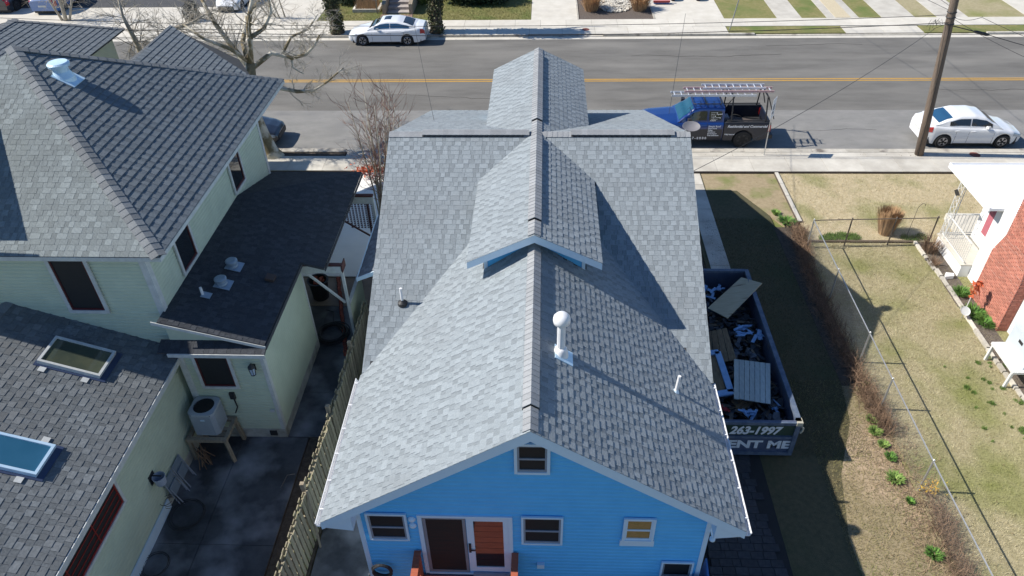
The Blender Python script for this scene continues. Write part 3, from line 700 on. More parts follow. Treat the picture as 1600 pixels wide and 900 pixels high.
p3 = pipe(-3.57, 14.45, 3.96, .036, .5, PVC); g = MB(); g.lathe([(.13,-.05),(.12,.03),(.06,.08),(.045,.1)], 16, Matrix.Translation((-3.57,14.45,3.98))); g.build('boot', BLK, p3)
dish = thing('satellite_dish', (4.02,19.45,6.3), 'grey oval satellite dish seen edge-on at the right end of the blue house ridge', 'satellite dish')
g = MB(); Md = Matrix.Translation((4.22,19.46,6.42)) @ Matrix.Rotation(R_(24), 4, 'X') ; prof = [(.01,.0),(.12,.012),(.22,.04),(.29,.075),(.30,.08),(.29,.07),(.2,.02),(.01,-.012)]
g.lathe(prof, 24, Md @ Matrix.Diagonal((.85,.62,.8,1))); g.build('reflector', mat('dish_grey', (.22,.21,.22), rough=.5), dish, smooth=True)
MB().tube([(4.02,19.45,6.30),(4.15,19.48,6.40)], .025).build('bracket', GALV, dish)
# side entry canopy on the left
cn = thing('entry_canopy', (-4.9, 19, 0), None, None); cn.parent = house; cn.location = (-4.9-BX, 1, 0)
P = [(-5.5,17.25,2.60),(-5.5,20.7,2.60),(-4.1,20.7,3.25),(-4.1,17.25,3.25)]
deck_slab(P, .06, UNDER, cn); shingle_plane(P, (0,1,0), mat('shingle_slate', (.15,.165,.19),(.2,.215,.24), scale=20, rough=.93, bump=.5, bscale=120, rnd=.15), cn)
g = MB(); g.slab([(-5.54,17.22,2.50),(-5.54,17.22,2.62),(-4.05,17.22,3.31),(-4.05,17.22,3.12)], (0,.03,0)); g.box(-5.56,-5.53,17.25,20.7,2.46,2.585); g.build('fascia', WHITE, cn)
MB().box(-4.98,-4.86,17.32,17.44,0,2.78).box(-4.98,-4.86,20.4,20.52,0,2.78).build('post', WHITE, cn)
# ------------------------------------------------------------------ rear deck, coils, condenser
dk = thing('deck', (-1.6, 8.2, 0), 'red stained wooden deck with side rails below the sliding door', 'deck')
for i in range(9):
    MB().box(-2.60, -.56, 8.90-.145*(i+1)+.008, 8.90-.145*i, .58, .62).build('board', REDWOOD, dk)
for x in (-2.66, -.53):
    r = MB().box(x-.075, x+.075, 7.4, 8.93, 1.50, 1.545).build('rail_cap', REDWOOD, dk)
    MB().box(x-.02, x+.02, 7.4, 8.93, 1.36, 1.49).box(x-.02, x+.02, 7.4, 8.93, .66, .75).build('rail', REDWOOD, dk)
    for k in range(11): MB().box(x-.018, x+.018, 7.5+k*.13, 7.535+k*.13, .75, 1.36).build('baluster', REDWOOD, dk)
    MB().box(x-.05, x+.05, 8.83, 8.93, .0, 1.49).build('post', REDWOOD, dk); MB().box(x-.05, x+.05, 7.4, 7.5, .0, 1.49).build('post', REDWOOD, dk)
MB().box(-2.6,-.56,7.6,8.9,.40,.575).build('joist', REDWOOD, dk)
def coil(name, c, r, m, label, cat, n=7, turns=9, rad=.014, axis='z', spread=.05, tail=None, group=None):
    g = MB(); pts = []
    for i in range(turns*22):
        a = i/22*2*math.pi; rr = r*(1+.09*math.sin(i*.13)+.05*math.sin(i*.047)); dz = .02+spread*(i/(turns*22))+.012*math.sin(i*.31)
        if axis == 'z': pts.append((c[0]+rr*math.cos(a)+.04*math.sin(i*.05), c[1]+rr*math.sin(a)+.04*math.cos(i*.043), c[2]+dz))
        else: pts.append((c[0]+rr*math.cos(a), c[1]-.03-dz*1.4, c[2]+rr*math.sin(a)))
    if tail: pts += tail
    g.tube(pts, rad, 6); return tag(g.build(name, m), label, cat, group)
coil('hose_coil', (-3.52, 8.94, .83), .21, BLK, 'black garden hose coiled on the blue wall left of the deck', 'garden hose', axis='y', turns=7, rad=.017)
coil('hose_coil', (-6.75,17.55,.03), .44, BLK, 'large coil of black hose on the passage between the two houses', 'garden hose', turns=11, rad=.02, spread=.14, tail=[(-6.9,18.2,.04),(-7.0,18.7,.03),(-7.3,18.8,.03)])
coil('hose_coil', (-8.95,10.7,.03), .40, BLK, 'thin dark hose loops lying on the shaded patio near the sage wall', 'garden hose', turns=3, rad=.008)
coil('cable_loops', (-9.18,9.3,.03), .30, BLK, 'loose dark cable loops at the lower end of the sage wall base', 'cable', turns=3, rad=.007)
coil('wire_tangle', (-9.36,10.85,.22), .16, BLK, 'tangle of black wire hanging over the end of the long white board', 'wire', turns=3, rad=.006, spread=.3)
def condenser(c, sx, sy, z0, z1, m, label, badge=False, grille_r=.8):
    t = thing('air_conditioner', (c[0], c[1], z0), label, 'air conditioner')
    x0, x1, y0, y1 = c[0]-sx/2, c[0]+sx/2, c[1]-sy/2, c[1]+sy/2; b = .09
    oc = [(x0+b,y0),(x1-b,y0),(x1,y0+b),(x1,y1-b),(x1-b,y1),(x0+b,y1),(x0,y1-b),(x0,y0+b)]
    MB().slab([(a+ (c[0]-a)*.03, q+(c[1]-q)*.03, z0) for a, q in oc], (0,0,z1-z0-.02)).build('coil_core', BLK, t)
    n = 17
    for k in range(n):
        z = z0+.03+(z1-z0-.12)*k/(n-1); MB().slab([(a, q, z) for a, q in oc], (0,0,(z1-z0)/n*.62)).build('louvre', m, t)
    MB().slab([(a, q, z0-.003) for a, q in oc], (0,0,.03)).build('base_pan', m, t)
    g = MB(); r = min(sx, sy)/2*grille_r; N = 32
    for k in range(N):                                   # lid with a round opening
        a0 = 2*math.pi*k/N; a1 = 2*math.pi*(k+1)/N
        def edge(a):
            dx, dy = math.cos(a), math.sin(a); s = 1e9
            for i in range(8):
                p, q = oc[i], oc[(i+1) % 8]; ex_, ey_ = q[0]-p[0], q[1]-p[1]; den = dx*ey_-dy*ex_
                if abs(den) < 1e-9: continue
                tt = ((p[0]-c[0])*ey_-(p[1]-c[1])*ex_)/den
                if tt > 0: s = min(s, tt)
            return (c[0]+dx*s, c[1]+dy*s)
        e0, e1 = edge(a0), edge(a1); i0 = (c[0]+r*math.cos(a0), c[1]+r*math.sin(a0)); i1 = (c[0]+r*math.cos(a1), c[1]+r*math.sin(a1))
        g.face([(*e0,z1),(*e1,z1),(*i1,z1+.015),(*i0,z1+.015)]); g.face([(*e0,z1-.06),(*e1,z1-.06),(*e1,z1),(*e0,z1)]); g.face([(*i0,z1+.015),(*i1,z1+.015),(*i1,z1-.15),(*i0,z1-.15)])
    g.build('lid', m, t)
    g = MB()
    for k in range(1, 9): g.tube([(c[0]+r*k/9*math.cos(a*math.pi/14), c[1]+r*k/9*math.sin(a*math.pi/14), z1+.012) for a in range(29)], .0035, 4)
    for k in range(12): g.tube([(c[0]+.03*math.cos(k*math.pi/6), c[1]+.03*math.sin(k*math.pi/6), z1+.014),(c[0]+r*math.cos(k*math.pi/6), c[1]+r*math.sin(k*math.pi/6), z1+.014)], .0035, 4)
    g.build('fan_guard', BLK, t)
    g = MB()
    for k in range(4):
        a = k*math.pi/2+.4; g.slab([(c[0],c[1],z1-.09),(c[0]+r*.9*math.cos(a),c[1]+r*.9*math.sin(a),z1-.07),(c[0]+r*.9*math.cos(a+.7),c[1]+r*.9*math.sin(a+.7),z1-.11)], (0,0,.008))
    g.build('fan', mat('fan_brown', (.07,.035,.03), rough=.6), t)
    if badge: MB().box(c[0]-.02,c[0]+.09,y0-.012,y0+.01,z1-.22,z1-.18).build('badge', WHITE, t)
    return t
condenser((3.12, 8.35), .84, .84, .08, .92, ACD, 'blue grey air conditioner at the right rear corner of the blue house')
MB().box(2.6,3.65,7.9,8.85,0,.08).build('concrete_pad', CONCD, kind='structure')
window(house, (2.70, 8.985), (1,0), NW, .62, .75, 1.28, WHITE, GRYM, tw=.04, kind='plain')
tag(MB().slab([(3.58,8.3,.0),(3.66,9.3,.0),(3.72,9.3,.9),(3.66,8.3,.9)], (.04,0,0)).build('leaning_sheet', mat('panel_blue', (.05,.16,.42), rough=.5)), 'bright blue panel leaning at the right rear corner of the blue house', 'panel')
tag(MB().box(-.0+2.28,2.5,8.3,8.7,0,.5).build('black_box', BLK), 'small black box on the ground left of the blue grey air conditioner', 'box')

# ================================================================== SAGE HOUSE (left)
SX = -13.9
sage = thing('sage_house', (-9.35, 13.6, 0), 'sage green two-storey house with dark hipped roofs on the left', 'house')
sroof = thing('roof', (0,0,0), None, None); sroof.parent = sage; BB[sroof.name] = (-9.35,13.6,0)
S1 = .588
def zr_(x, y): return 0
apx = (SX, 18.5, 9.15)
MB().box(-18.6, -9.35, 13.6, 21.85, 0, 6.0).build('wall', SAGE, sage)
siding(sage, SAGE, (-18.6, 13.6), (1,0), 9.25, 3.0, lambda s: 6.0, (0,-1), .105)
siding(sage, SAGE, (-9.35, 13.6), (0,1), 8.25, 3.4, lambda s: 6.0, (1,0), .105, name='siding')
for a in ((-9.47,-9.305,13.555,13.60),(-9.35,-9.307,13.601,13.73),(-9.35,-9.307,21.73,21.87)): MB().box(*a, 3.3, 6.02).build('corner_board', TRIMC, sage)
P = [(-19.0,13.4,6.15),(-8.8,13.4,6.15),apx]
MB().slab([(-19,13.4,6.02),(-8.8,13.4,6.02),(-8.8,23.65,6.02),(-19,23.65,6.02)], (0,0,.11)).build('eave_soffit', TRIMC, sage)
sdorm = lambda c: c.x < -13.9 and abs(c.x+15.6) < 0 
SHN = mat("shingle_green_grey", (.175, .20, .205), (.24, .27, .27), scale=18, rough=.93, bump=.5, bscale=120, rnd=.18, c3=(.19, .215, .21), scale3=.6, t3=(.45, .9))
deck_slab(P, .05, UNDER, sroof); shingle_plane(P, (1,0,0), SHN, sroof, single=120, ex=.15)
P = [(-8.8,13.4,6.15),(-8.8,23.65,6.15),apx]
deck_slab(P, .05, UNDER, sroof); shingle_plane(P, (0,1,0), SHD, sroof, single=0, ex=.2, thick=(.016,.021))
P = [(-19.0,23.65,6.15),(-19.0,13.4,6.15),apx]; deck_slab(P, .05, UNDER, sroof)
P = [(-8.8,23.65,6.15),(-19.0,23.65,6.15),apx]; deck_slab(P, .05, UNDER, sroof); shingle_plane(P, (1,0,0), SHD, sroof, ex=.2)
nN = (0,-S1,1); nE = (S1,0,1); nF2 = (0,S1,1)
caps((-8.83,13.43,6.17), (SX,18.5,9.17), nN, nE, CAPB, sroof, .20, .19, .022)
caps((-8.85,23.6,6.17), (SX+.1,18.6,9.13), nE, nF2, CAPD, sroof, .24, .15, .02)
# roof dormer at the left edge whose shadow falls on the near slope
ld = thing('dormer', (0,0,0), None, None); ld.parent = sage; BB[ld.name] = (-9.35,13.6,0)
MB().box(-16.4, -14.55, 13.9, 17.0, 6.2, 8.35).build('dormer_wall', SAGE, ld)
MB().slab([(-16.6,13.82,8.35),(-14.35,13.82,8.35),(-14.35,17.6,8.62),(-16.6,17.6,8.62)], (0,0,.10)).build('dormer_roof', SHD, ld)
SHP = mat("shingle_dark_shaded", (.035, .04, .048), (.055, .06, .07), scale=22, rough=.93, bump=.5, bscale=120, rnd=.2)  # dark shingle, darkened further to deepen the shade on the porch roof
MB().box(-15.7,-14.9,12.62,13.56,0,9.1).build('unseen_shadow_block', BRICK, sage)  # unseen block added to cast the shadow across the extension roof
# porch / side wing
SP = (4.38-3.65)/(9.35-6.86)
def zp(x): return 4.38 - SP*(x+9.35)
MB().slab([(-9.32,13.33,0),(-7.1,13.33,0),(-7.1,13.33,zp(-7.1)-.14),(-9.32,13.33,zp(-9.32)-.14)], (0,3.68,0)).build('wing_wall', SAGE, sage)
siding(sage, SAGE, (-9.30, 13.328), (1,0), 2.19, .34, lambda s: 3.46, (0,-1), .105)
siding(sage, SAGE, (-7.1, 13.35), (0,1), 3.64, .34, lambda s: 3.55, (1,0), .105)
MB().box(-9.30,-7.075,13.285,13.328,0,.36).box(-7.1,-7.065,13.29,17.01,0,.36).build('foundation', FOUND, sage)
for a in ((-7.17,-7.07,13.29,13.325,.34,3.42),(-7.098,-7.068,13.3,13.42,.34,3.5),(-7.098,-7.068,16.93,17.03,.0,3.5),(-9.30,-9.14,13.27,13.327,.34,3.42)): MB().box(*a).build('corner_board', TRIMC, sage)
MB().box(-9.30,-7.06,13.27,13.325,3.40,3.56).build('frieze', TRIMC, sage)
P = [(-6.86,13.15,zp(-6.86)),(-6.86,16.6,zp(-6.86)),(-9.35,16.6,4.38),(-9.35,13.15,4.38)]
deck_slab(P, .08, UNDER, sroof); shingle_plane(P, (0,1,0), SHP, sroof, single=60, ex=.14)
P = [(-6.22,16.6,zp(-6.22)),(-6.22,22.1,zp(-6.22)),(-8.3,20.05,zp(-8.3)),(-9.35,19.0,4.38),(-9.35,16.6,4.38)]
deck_slab(P, .08, UNDER, sroof); shingle_plane(P, (0,1,0), SHP, sroof, single=40, ex=.14)
P = [(-6.22,22.1,zp(-6.22)),(-12.0,22.1,zp(-6.22)),(-12.0,19.0,4.38),(-9.35,19.0,4.38)]
deck_slab(P, .08, UNDER, sroof); shingle_plane(P, (1,0,0), SHP, sroof, ex=.14)
# near rake of the wing roof with a small return roof below it
MB().slab([(-9.5,13.13,4.30),(-6.84,13.13,3.53),(-6.84,13.13,3.62),(-9.5,13.13,4.39)], (0,.03,0)).build('rake_board', TRIMC, sage)
P = [(-9.55,12.98,3.50),(-6.84,12.98,3.50),(-6.84,13.34,3.64),(-9.55,13.34,3.64)]
deck_slab(P, .05, UNDER, sroof); shingle_plane(P, (1,0,0), SHP, sroof, ex=.14)
MB().box(-9.3,-6.84,12.955,12.985,3.38,3.49).build('pent_fascia', TRIMC, sage)
MB().box(-6.86,-6.83,13.15,16.6,3.5,3.615).box(-6.22,-6.19,16.6,22.1,3.34,3.42).build('eave_board', UNDER, sage)
for k in range(2): pass
# porch frame
MB().box(-7.06,-5.86,16.93,17.05,3.02,3.26).build('beam', TRIMC, sage)
MB().box(-7.06,-5.84,16.94,17.06,3.262,3.31).box(-5.84,-5.81,16.93,17.3,3.05,3.31).build('beam_cap', LATT, sage)
MB().box(-6.7,-5.86,21.5,21.62,2.55,2.82).build('beam', TRIMC, sage)
MB().box(-6.7,-5.82,21.49,21.63,2.822,2.88).build('beam_cap', LATT, sage)
for y in (16.96, 21.52): MB().box(-5.9,-5.82,y,y+.08,0,3.02 if y < 20 else 2.82).build('post', POLEW if y < 0 else TRIMC, sage)
MB().box(-5.90,-5.82,17.06,18.6,.0,1.75).build('screen_wall', SAGE, sage)
MB().box(-5.91,-5.81,17.06,18.6,1.752,1.80).build('screen_cap', TRIMC, sage)
MB().beam((-7.0,17.0,3.05),(-5.95,17.02,1.85),.07,.05).build('brace', TRIMC, sage)
g = MB()
for i in range(13):
    for j in range(12):
        x = -7.3+i*.115; z = 1.55+j*.085
        if (x+7.3)*.9+z-1.5 < .55: continue
        g.beam((x-.028,21.56,z-.028),(x+.028,21.56,z+.028),.016,.02); g.beam((x+.028,21.545,z-.028),(x-.028,21.545,z+.028),.016,.02)
        g.box(x-.035,x+.035,21.54,21.56,z-.008,z+.008)
g.build('lattice', LATT, sage, kind='stuff')
MB().beam((-7.3,21.55,2.05),(-5.95,21.55,1.05),.05,.05).box(-6.10,-6.04,21.53,21.58,1.2,2.55).build('lattice_rail', LATT, sage)
# windows of the sage house
window(sage, (-11.62, 13.59), (1,0), NW, .84, 4.42, 6.0, TRIMC, MAROON, kind='plain', tw=.09)
window(sage, (-9.34, 14.93), (0,1), (1,0), .84, 4.55, 5.78, TRIMC, MAROON, pane=GLASS, kind='plain', tw=.08)
window(sage, (-9.34, 18.95), (0,1), (1,0), .82, 4.55, 5.78, TRIMC, MAROON, pane=GLASS, kind='plain', tw=.08)
window(sage, (-8.84, 13.32), (1,0), NW, .84, 2.06, 3.36, TRIMC, MAROON, kind='plain', tw=.08)
MB().box(-7.52,-7.32,13.26,13.285,.12,.3).build('crawl_vent', BLK, sage)
MB().box(-7.32,-7.2,13.27,13.33,1.06,1.15).build('outlet_box', TRIMC, sage)
lt = thing('wall_lantern', (0,0,0), None, None); lt.parent = sage; BB[lt.name] = (-9.35,13.6,0)
g = MB(); Ml = Matrix.Translation((-7.38,13.16,2.62)); g.lathe([(.10,.24),(.07,.30),(.02,.36)], 6, Ml); g.lathe([(.07,-.01),(.07,.01)], 6, Ml)
for k in range(6): a = k*math.pi/3; g.tube([(-7.38+.065*math.cos(a),13.16+.065*math.sin(a),2.62),(-7.38+.09*math.cos(a),13.16+.09*math.sin(a),2.86)],.007,4)
g.box(-7.43,-7.33,13.29,13.33,2.66,2.86); g.tube([(-7.38,13.3,2.8),(-7.38,13.2,2.97),(-7.38,13.16,2.95)],.012,5); g.build('lantern_cage', BLK, lt)
g = MB(); g.lathe([(.055,.01),(.075,.235)], 6, Ml); g.build('lantern_glass', mat('lantern_pale', (.45,.55,.68), rough=.2), lt)
MB().box(-8.28,-8.14,13.24,13.32,1.58,1.8).tube([(-8.2,13.27,1.58),(-8.16,13.24,1.3),(-8.25,13.2,1.1)],.02).build('meter_box', BLK, sage)
# vents on the wing roof
nz = -math.atan(SP)
def on_wing(x, y, dz=0): return Matrix.Translation((x, y, zp(x)+dz)) @ Matrix.Rotation(math.atan(SP), 4, 'Y')
for (x, y) in ((-8.42,15.78),(-8.44,14.98)):
    v = thing('roof_vent', (0,0,0), None, None); v.parent = sroof; BB[v.name] = (-9.35,13.6,0)
    MB().box(-.17,.25,-.2,.2,.03,.045, on_wing(x, y)).build('flashing', TIND, v)
    g = MB(); g.lathe([(.15,.03),(.14,.09),(.12,.10),(.12,.15),(.16,.16),(.16,.21),(.13,.235),(.02,.24)], 22, Matrix.Translation((x,y,zp(x)))); g.build('vent_hood', TIND, v)
v = pipe(-8.72, 14.42, zp(-8.72), .035, .26, PVC); v.parent = sroof; v.location = (-8.72+9.35, 14.42-13.6, zp(-8.72))
MB().box(-.08,.16,-.11,.11,.03,.045, on_wing(-8.68, 14.42)).build('flashing', TIND, v)
v = thing('roof_vent', (0,0,0), None, None); v.parent = sroof; BB[v.name] = (-9.35,13.6,0)
MB().box(-.12,.12,-.12,.12,.03,.11, on_wing(-7.4, 15.6)).build('vent_hood', mat('vent_brown', (.07,.045,.035), rough=.7), v)
v = thing('roof_vent', (0,0,0), None, None); v.parent = sroof; BB[v.name] = (-9.35,13.6,0)
vx, vy = -12.75, 18.35; vz = 9.15-S1*(vx-SX)-.02
g = MB(); g.box(-.18,.42,-.3,.3,.02,.05, Matrix.Translation((vx,vy,vz)) @ Matrix.Rotation(math.atan(S1), 4, 'Y')); g.build('flashing', TINB, v)
g = MB(); g.lathe([(.30,-.12),(.28,.0),(.23,.10),(.20,.16),(.20,.28),(.27,.29),(.28,.36),(.24,.40),(.02,.41)], 28, Matrix.Translation((vx,vy,vz))); g.build('vent_hood', TINB, v, smooth=False)
# single-storey rear extension
EZ = (4.6-3.1)/(13.24-9.26)
def ze(x): return 3.1 + EZ*(-9.26-x)
MB().slab([(-9.5,-3,0),(-16.9,-3,0),(-16.9,-3,2.9),(-13.24,-3,4.4),(-9.5,-3,3.0)], (0,16.55,0)).build('extension_wall', SAGE, sage)
siding(sage, SAGE, (-9.5, -3), (0,1), 16.3, .34, lambda s: 3.0, (1,0), .105)
MB().box(-9.5,-9.46,-3,13.28,0,.35).build('foundation', FOUND, sage)
P = [(-9.26,-3.4,3.1),(-9.26,13.59,3.1),(-13.24,13.59,4.6),(-13.24,-3.4,4.6)]
n0 = len(sroof.children)
deck_slab(P, .07, UNDER, sroof)
skl = [(-11.82,-10.50,11.98,12.84),(-11.75,-10.47,9.14,9.93)]
skh = lambda c: c.y < 4 or any(a-.0 < c.x < b+.0 and e-.0 < c.y < f for a, b, e, f in skl)
shingle_plane(P, (0,1,0), SHW, sroof, single=80, ex=.16, hide=skh, thick=(.006,.013))
P = [(-13.24,-3.4,4.6),(-13.24,13.59,4.6),(-17.2,13.59,3.1),(-17.2,-3.4,3.1)]; deck_slab(P, .07, UNDER, sroof); 
shingle_plane([P[3],P[2],P[1],P[0]], (0,1,0), SHW, sroof, ex=.16, hide=lambda c: c.y < 7)
caps((-13.24,6,4.615), (-13.24,13.55,4.615), (EZ,0,1), (-EZ,0,1), CAPB, sroof, .16, .16, .015)
MB().slab([(-9.255,-3.4,2.93),(-9.255,13.59,2.93),(-9.255,13.59,3.09),(-9.255,-3.4,3.09)], (.03,0,0)).build('fascia', TRIMC, sage)
MB().slab([(-9.255,-3.4,2.92),(-9.5,-3.4,2.92),(-9.5,13.3,2.92),(-9.255,13.3,2.92)], (0,0,.02)).build('soffit', TRIMC, sage)
window(sage, (-9.495, 6.6), (0,1), (1,0), 3.12, 1.98, 2.72, TRIMC, mat('sash_red', (.26,.025,.02), rough=.45), kind='grid', tw=.08)
for i, ((xa, xb, ya, yb), gl) in enumerate(zip(skl, (GLASSG, GLASSB))):
    s = thing('skylight', (0,0,0), None, None); s.parent = sroof; BB[s.name] = (-9.35,13.6,0)
    ang = math.atan(EZ); L = (xb-xa)/math.cos(ang); Ms = Matrix.Translation((xa, ya, ze(xa))) @ Matrix.Rotation(ang, 4, 'Y'); W = yb-ya
    g = MB(); g.box(-.06,L+.14,-.06,W+.06,.0,.03,Ms); g.build('flashing', mat('flashing_navy', (.03,.05,.11), rough=.5), s)
    g = MB(); g.box(0,L,0,.06,.031,.14,Ms); g.box(0,L,W-.06,W,.031,.14,Ms); g.box(0,.06,.06,W-.06,.031,.139,Ms); g.box(L-.06,L,.06,W-.06,.031,.139,Ms); g.build('skylight_frame', TINB if i else TRIMC, s)
    MB().box(.06,L-.06,.06,W-.06,.095,.105,Ms).build('pane', gl, s)
    MB().box(L-.35,L-.2,-.2,-.06,.03,.036,Ms).build('clip', TRIMC, s); MB().box(.1,.25,-.2,-.06,.03,.036,Ms).build('clip', TRIMC, s)
    if i: MB().box(L-.35,L-.2,W+.06,W+.2,.03,.036,Ms).build('clip', TRIMC, s)
# front wing roofs seen beyond the main hip
def gable_bit(pts, u, m, single=0): deck_slab(pts, .06, UNDER, sroof); shingle_plane(pts, u, m, sroof, ex=.2, thick=(.016,.021))
fa = (-22.24,30.24,6.0+.0)
g1 = [(-16.9,23.8,6.0),(-16.9,29.15,6.0),(-20.0,27.2,7.0),(-20.0,23.8,7.0)]
gable_bit(g1, (0,1,0), SHD); deck_slab([(-16.9,29.15,6.0),(-23.1,29.15,6.0),(-20.0,27.2,7.0)], .05, UNDER, sroof); deck_slab([(-23.1,29.15,6.0),(-23.1,23.8,6.0),(-20.0,23.8,7.0),(-20.0,27.2,7.0)], .05, UNDER, sroof)
caps((-20.0,24.2,7.02),(-20.0,27.2,7.02),(.32,0,1),(-.32,0,1),CAPD,sroof,.24,.17,.02)
caps((-16.92,29.13,6.02),(-20.0,27.2,7.02),(.32,0,1),(0,.51,1),CAPD,sroof,.24,.15,.02)
MB().box(-22.8,-17.3,24,28.7,0,5.85).build('front_wing_wall', SAGE, sage)
g2 = [(-10.56,24.98,6.0),(-10.56,23.0,6.0),(-13.35,23.0,7.55),(-13.35,26.9,7.55)]
g2 = [(-10.3,24.6,5.85),(-10.3,21.5,5.85),(-13.4,21.5,7.0),(-13.6,26.4,7.0)]
gable_bit(g2, (0,1,0), SHD)
g3 = [(-13.6,26.4,7.0),(-13.4,21.5,7.0),(-15.4,21.5,5.9),(-15.4,25.6,5.9)]
deck_slab(g3, .06, UNDER, sroof); shingle_plane([g3[3],g3[2],g3[1],g3[0]], (0,1,0), SHN, sroof, ex=.2)
caps((-13.5,22.2,7.02),(-13.6,26.3,7.02),(.35,0,1),(-.5,0,1),CAPD,sroof,.2,.17,.02)
deck_slab([(-13.6,26.4,7.0),(-10.3,24.6,5.85),(-12.0,27.9,5.2),(-15.4,25.6,5.9)], .05, UNDER, sroof)
MB().box(-14.9,-10.7,21.9,24.6,0,5.75).build('front_bay_wall', SAGE, sage)
# things around the sage house
stand = thing('condenser_stand', (-8.9,12.9,0), 'weathered timber stand holding the grey air conditioner above the patio', 'stand')
MB().box(-9.4,-8.3,12.42,12.54,.78,.88).box(-9.4,-8.3,13.16,13.27,.78,.88).box(-9.4,-9.3,12.54,13.16,.78,.87).box(-8.4,-8.3,12.54,13.16,.78,.87).box(-9.3,-8.4,12.8,12.9,.78,.87).build('platform', FPOST, stand)
for (a, b, c, d) in ((-9.35,12.48,-9.35,12.48),(-8.36,12.48,-8.28,12.42),(-8.36,13.2,-8.26,13.2),(-9.35,13.2,-9.35,13.2)): MB().beam((c,d,0),(a,b,.80),.09,.09).build('leg', FPOST, stand)
condenser((-8.87,12.93), .70, .68, .885, 1.66, ACG, 'grey louvred air conditioner on a timber stand by the sage wall', badge=True)
bk = thing('wall_bucket', (-9.3,10.84,1.2), 'pale grey bucket hanging on the sage wall above the patio', 'bucket')
g = MB(); Mb = Matrix.Translation((-9.29,10.84,1.16)); g.lathe([(.12,0),(.155,.26),(.145,.26),(.115,.02)], 20, Mb); g.build('pail', mat('bucket_grey', (.42,.46,.55), rough=.5), bk, smooth=False)
MB().box(-9.49,-9.455,10.72,10.96,1.2,1.5).box(-9.46,-9.2,10.82,10.85,1.44,1.46).build('hanger', BLK, bk)
tag(MB().slab([(-9.455,8.6,.02),(-9.455,10.95,.02),(-9.455,10.95,.36),(-9.455,8.6,.36)], (.03,0,0)).build('white_board', WHITE), 'long white board standing on edge against the sage wall base', 'board')
def fold_chair(y, lean, label):
    c = thing('folding_chair', (-9.1,y,0), label, 'folding chair', 'folded chairs against the sage wall')
    m = mat('chair_frame_white', (.34,.38,.44), rough=.4)
    x0 = -9.24-lean*.4; x1 = -9.42
    g = MB(); g.tube([(x0,y-.22,.02),(x1,y-.22,.85),(x1,y+.22,.85),(x0,y+.22,.02)],.016,6); g.build('frame', m, c)
    g = MB(); g.tube([(x0+.09,y-.19,.02),(x1+.08,y-.19,.62),(x1+.08,y+.19,.62),(x0+.09,y+.19,.02)],.014,6); g.build('legs', m, c)
    MB().slab([(x1+.10,y-.18,.30),(x1+.10,y+.18,.30),(x1+.03,y+.18,.62),(x1+.03,y-.18,.62)],(.02,0,0)).build('seat', mat('chair_web', (.2,.25,.3), rough=.8), c)
    MB().slab([(x1+.02,y-.2,.64),(x1+.02,y+.2,.64),(x1-.0,y+.2,.84),(x1-.0,y-.2,.84)],(.015,0,0)).build('back', mat('chair_web', (1,1,1)), c)
fold_chair(11.25, .0, 'folded white chair leaning on the sage wall, nearer the long board')
fold_chair(11.75, .05, 'folded white chair leaning on the sage wall, nearer the air conditioner stand')
g = MB()
for k in range(16):
    a = rng.random(3); g.tube([(-9.2+a[0]*.35,12.1+a[1]*.5,.02),(-9.25+a[1]*.3,12.2+a[2]*.4,.3+a[0]*.4)],.012,5)
tag(g.build('stick_bundle', TWIG), 'bundle of brown sticks heaped beside the condenser stand', 'sticks')
def bin_(name, x, y, h, r, m, label, fill=None):
    t = thing(name, (x,y,0), label, 'bin')
    g = MB(); g.lathe([(r*.8,.03),(r,h),(r*1.1,h),(r*1.1,h+.03),(r*.92,h+.03),(r*.74,.06)], 22, Matrix.Translation((x,y,0))); g.build('barrel', m, t)
    if fill:
        g = MB()
        for k in range(14):
            a = rng.random(3)*2-1; M = Matrix.Translation((x+a[0]*r*.5,y+a[1]*r*.5,h-.05+a[2]*.05)) @ Matrix.Rotation(a[0]*3, 4, (a[1],1,a[2])); g.box(-.1,.1,-.05,.05,-.02,.02,M)
        g.build('rubbish', fill, t)
bin_('trash_bin', -7.62, 19.5, .75, .33, BLK, 'black round bin full of red rubbish under the sage porch', BRUST)
bin_('dark_bin', -5.05, 18.6, .6, .26, BLK, 'small dark bin under the entry canopy of the blue house')
be = thing('brick_edging', (-6.6,18,0), 'row of red edging bricks along the passage below the sage porch', 'edging')
n = 34; me = MB().box(-.045,.045,-.05,.05,0,.09).mesh('brick', BRUST)
for k in range(n): link('brick', me, be, M=at(be, Matrix.Translation((-7.25+(k/n)*1.15+random.uniform(-.01,.01), 20.5-k*.118, .02)) @ Matrix.Rotation(random.uniform(-.25,.25)-.28, 4, 'Z')))
rs = thing('red_bush', (-7.4,27.9,0), 'low orange-red plants at the kerb beyond the porch', 'shrub')
g = MB()
for k in range(260):
    a = rng.normal(0,1,3); c = Vector((-7.45+a[0]*.42,27.9+a[1]*.2,.18+abs(a[2])*.12)); r = Vector(rng.normal(0,.05,3)); s = Vector(rng.normal(0,.05,3)); g.face([c-r,c+s,c+r])
g.build('foliage', REDF, rs)

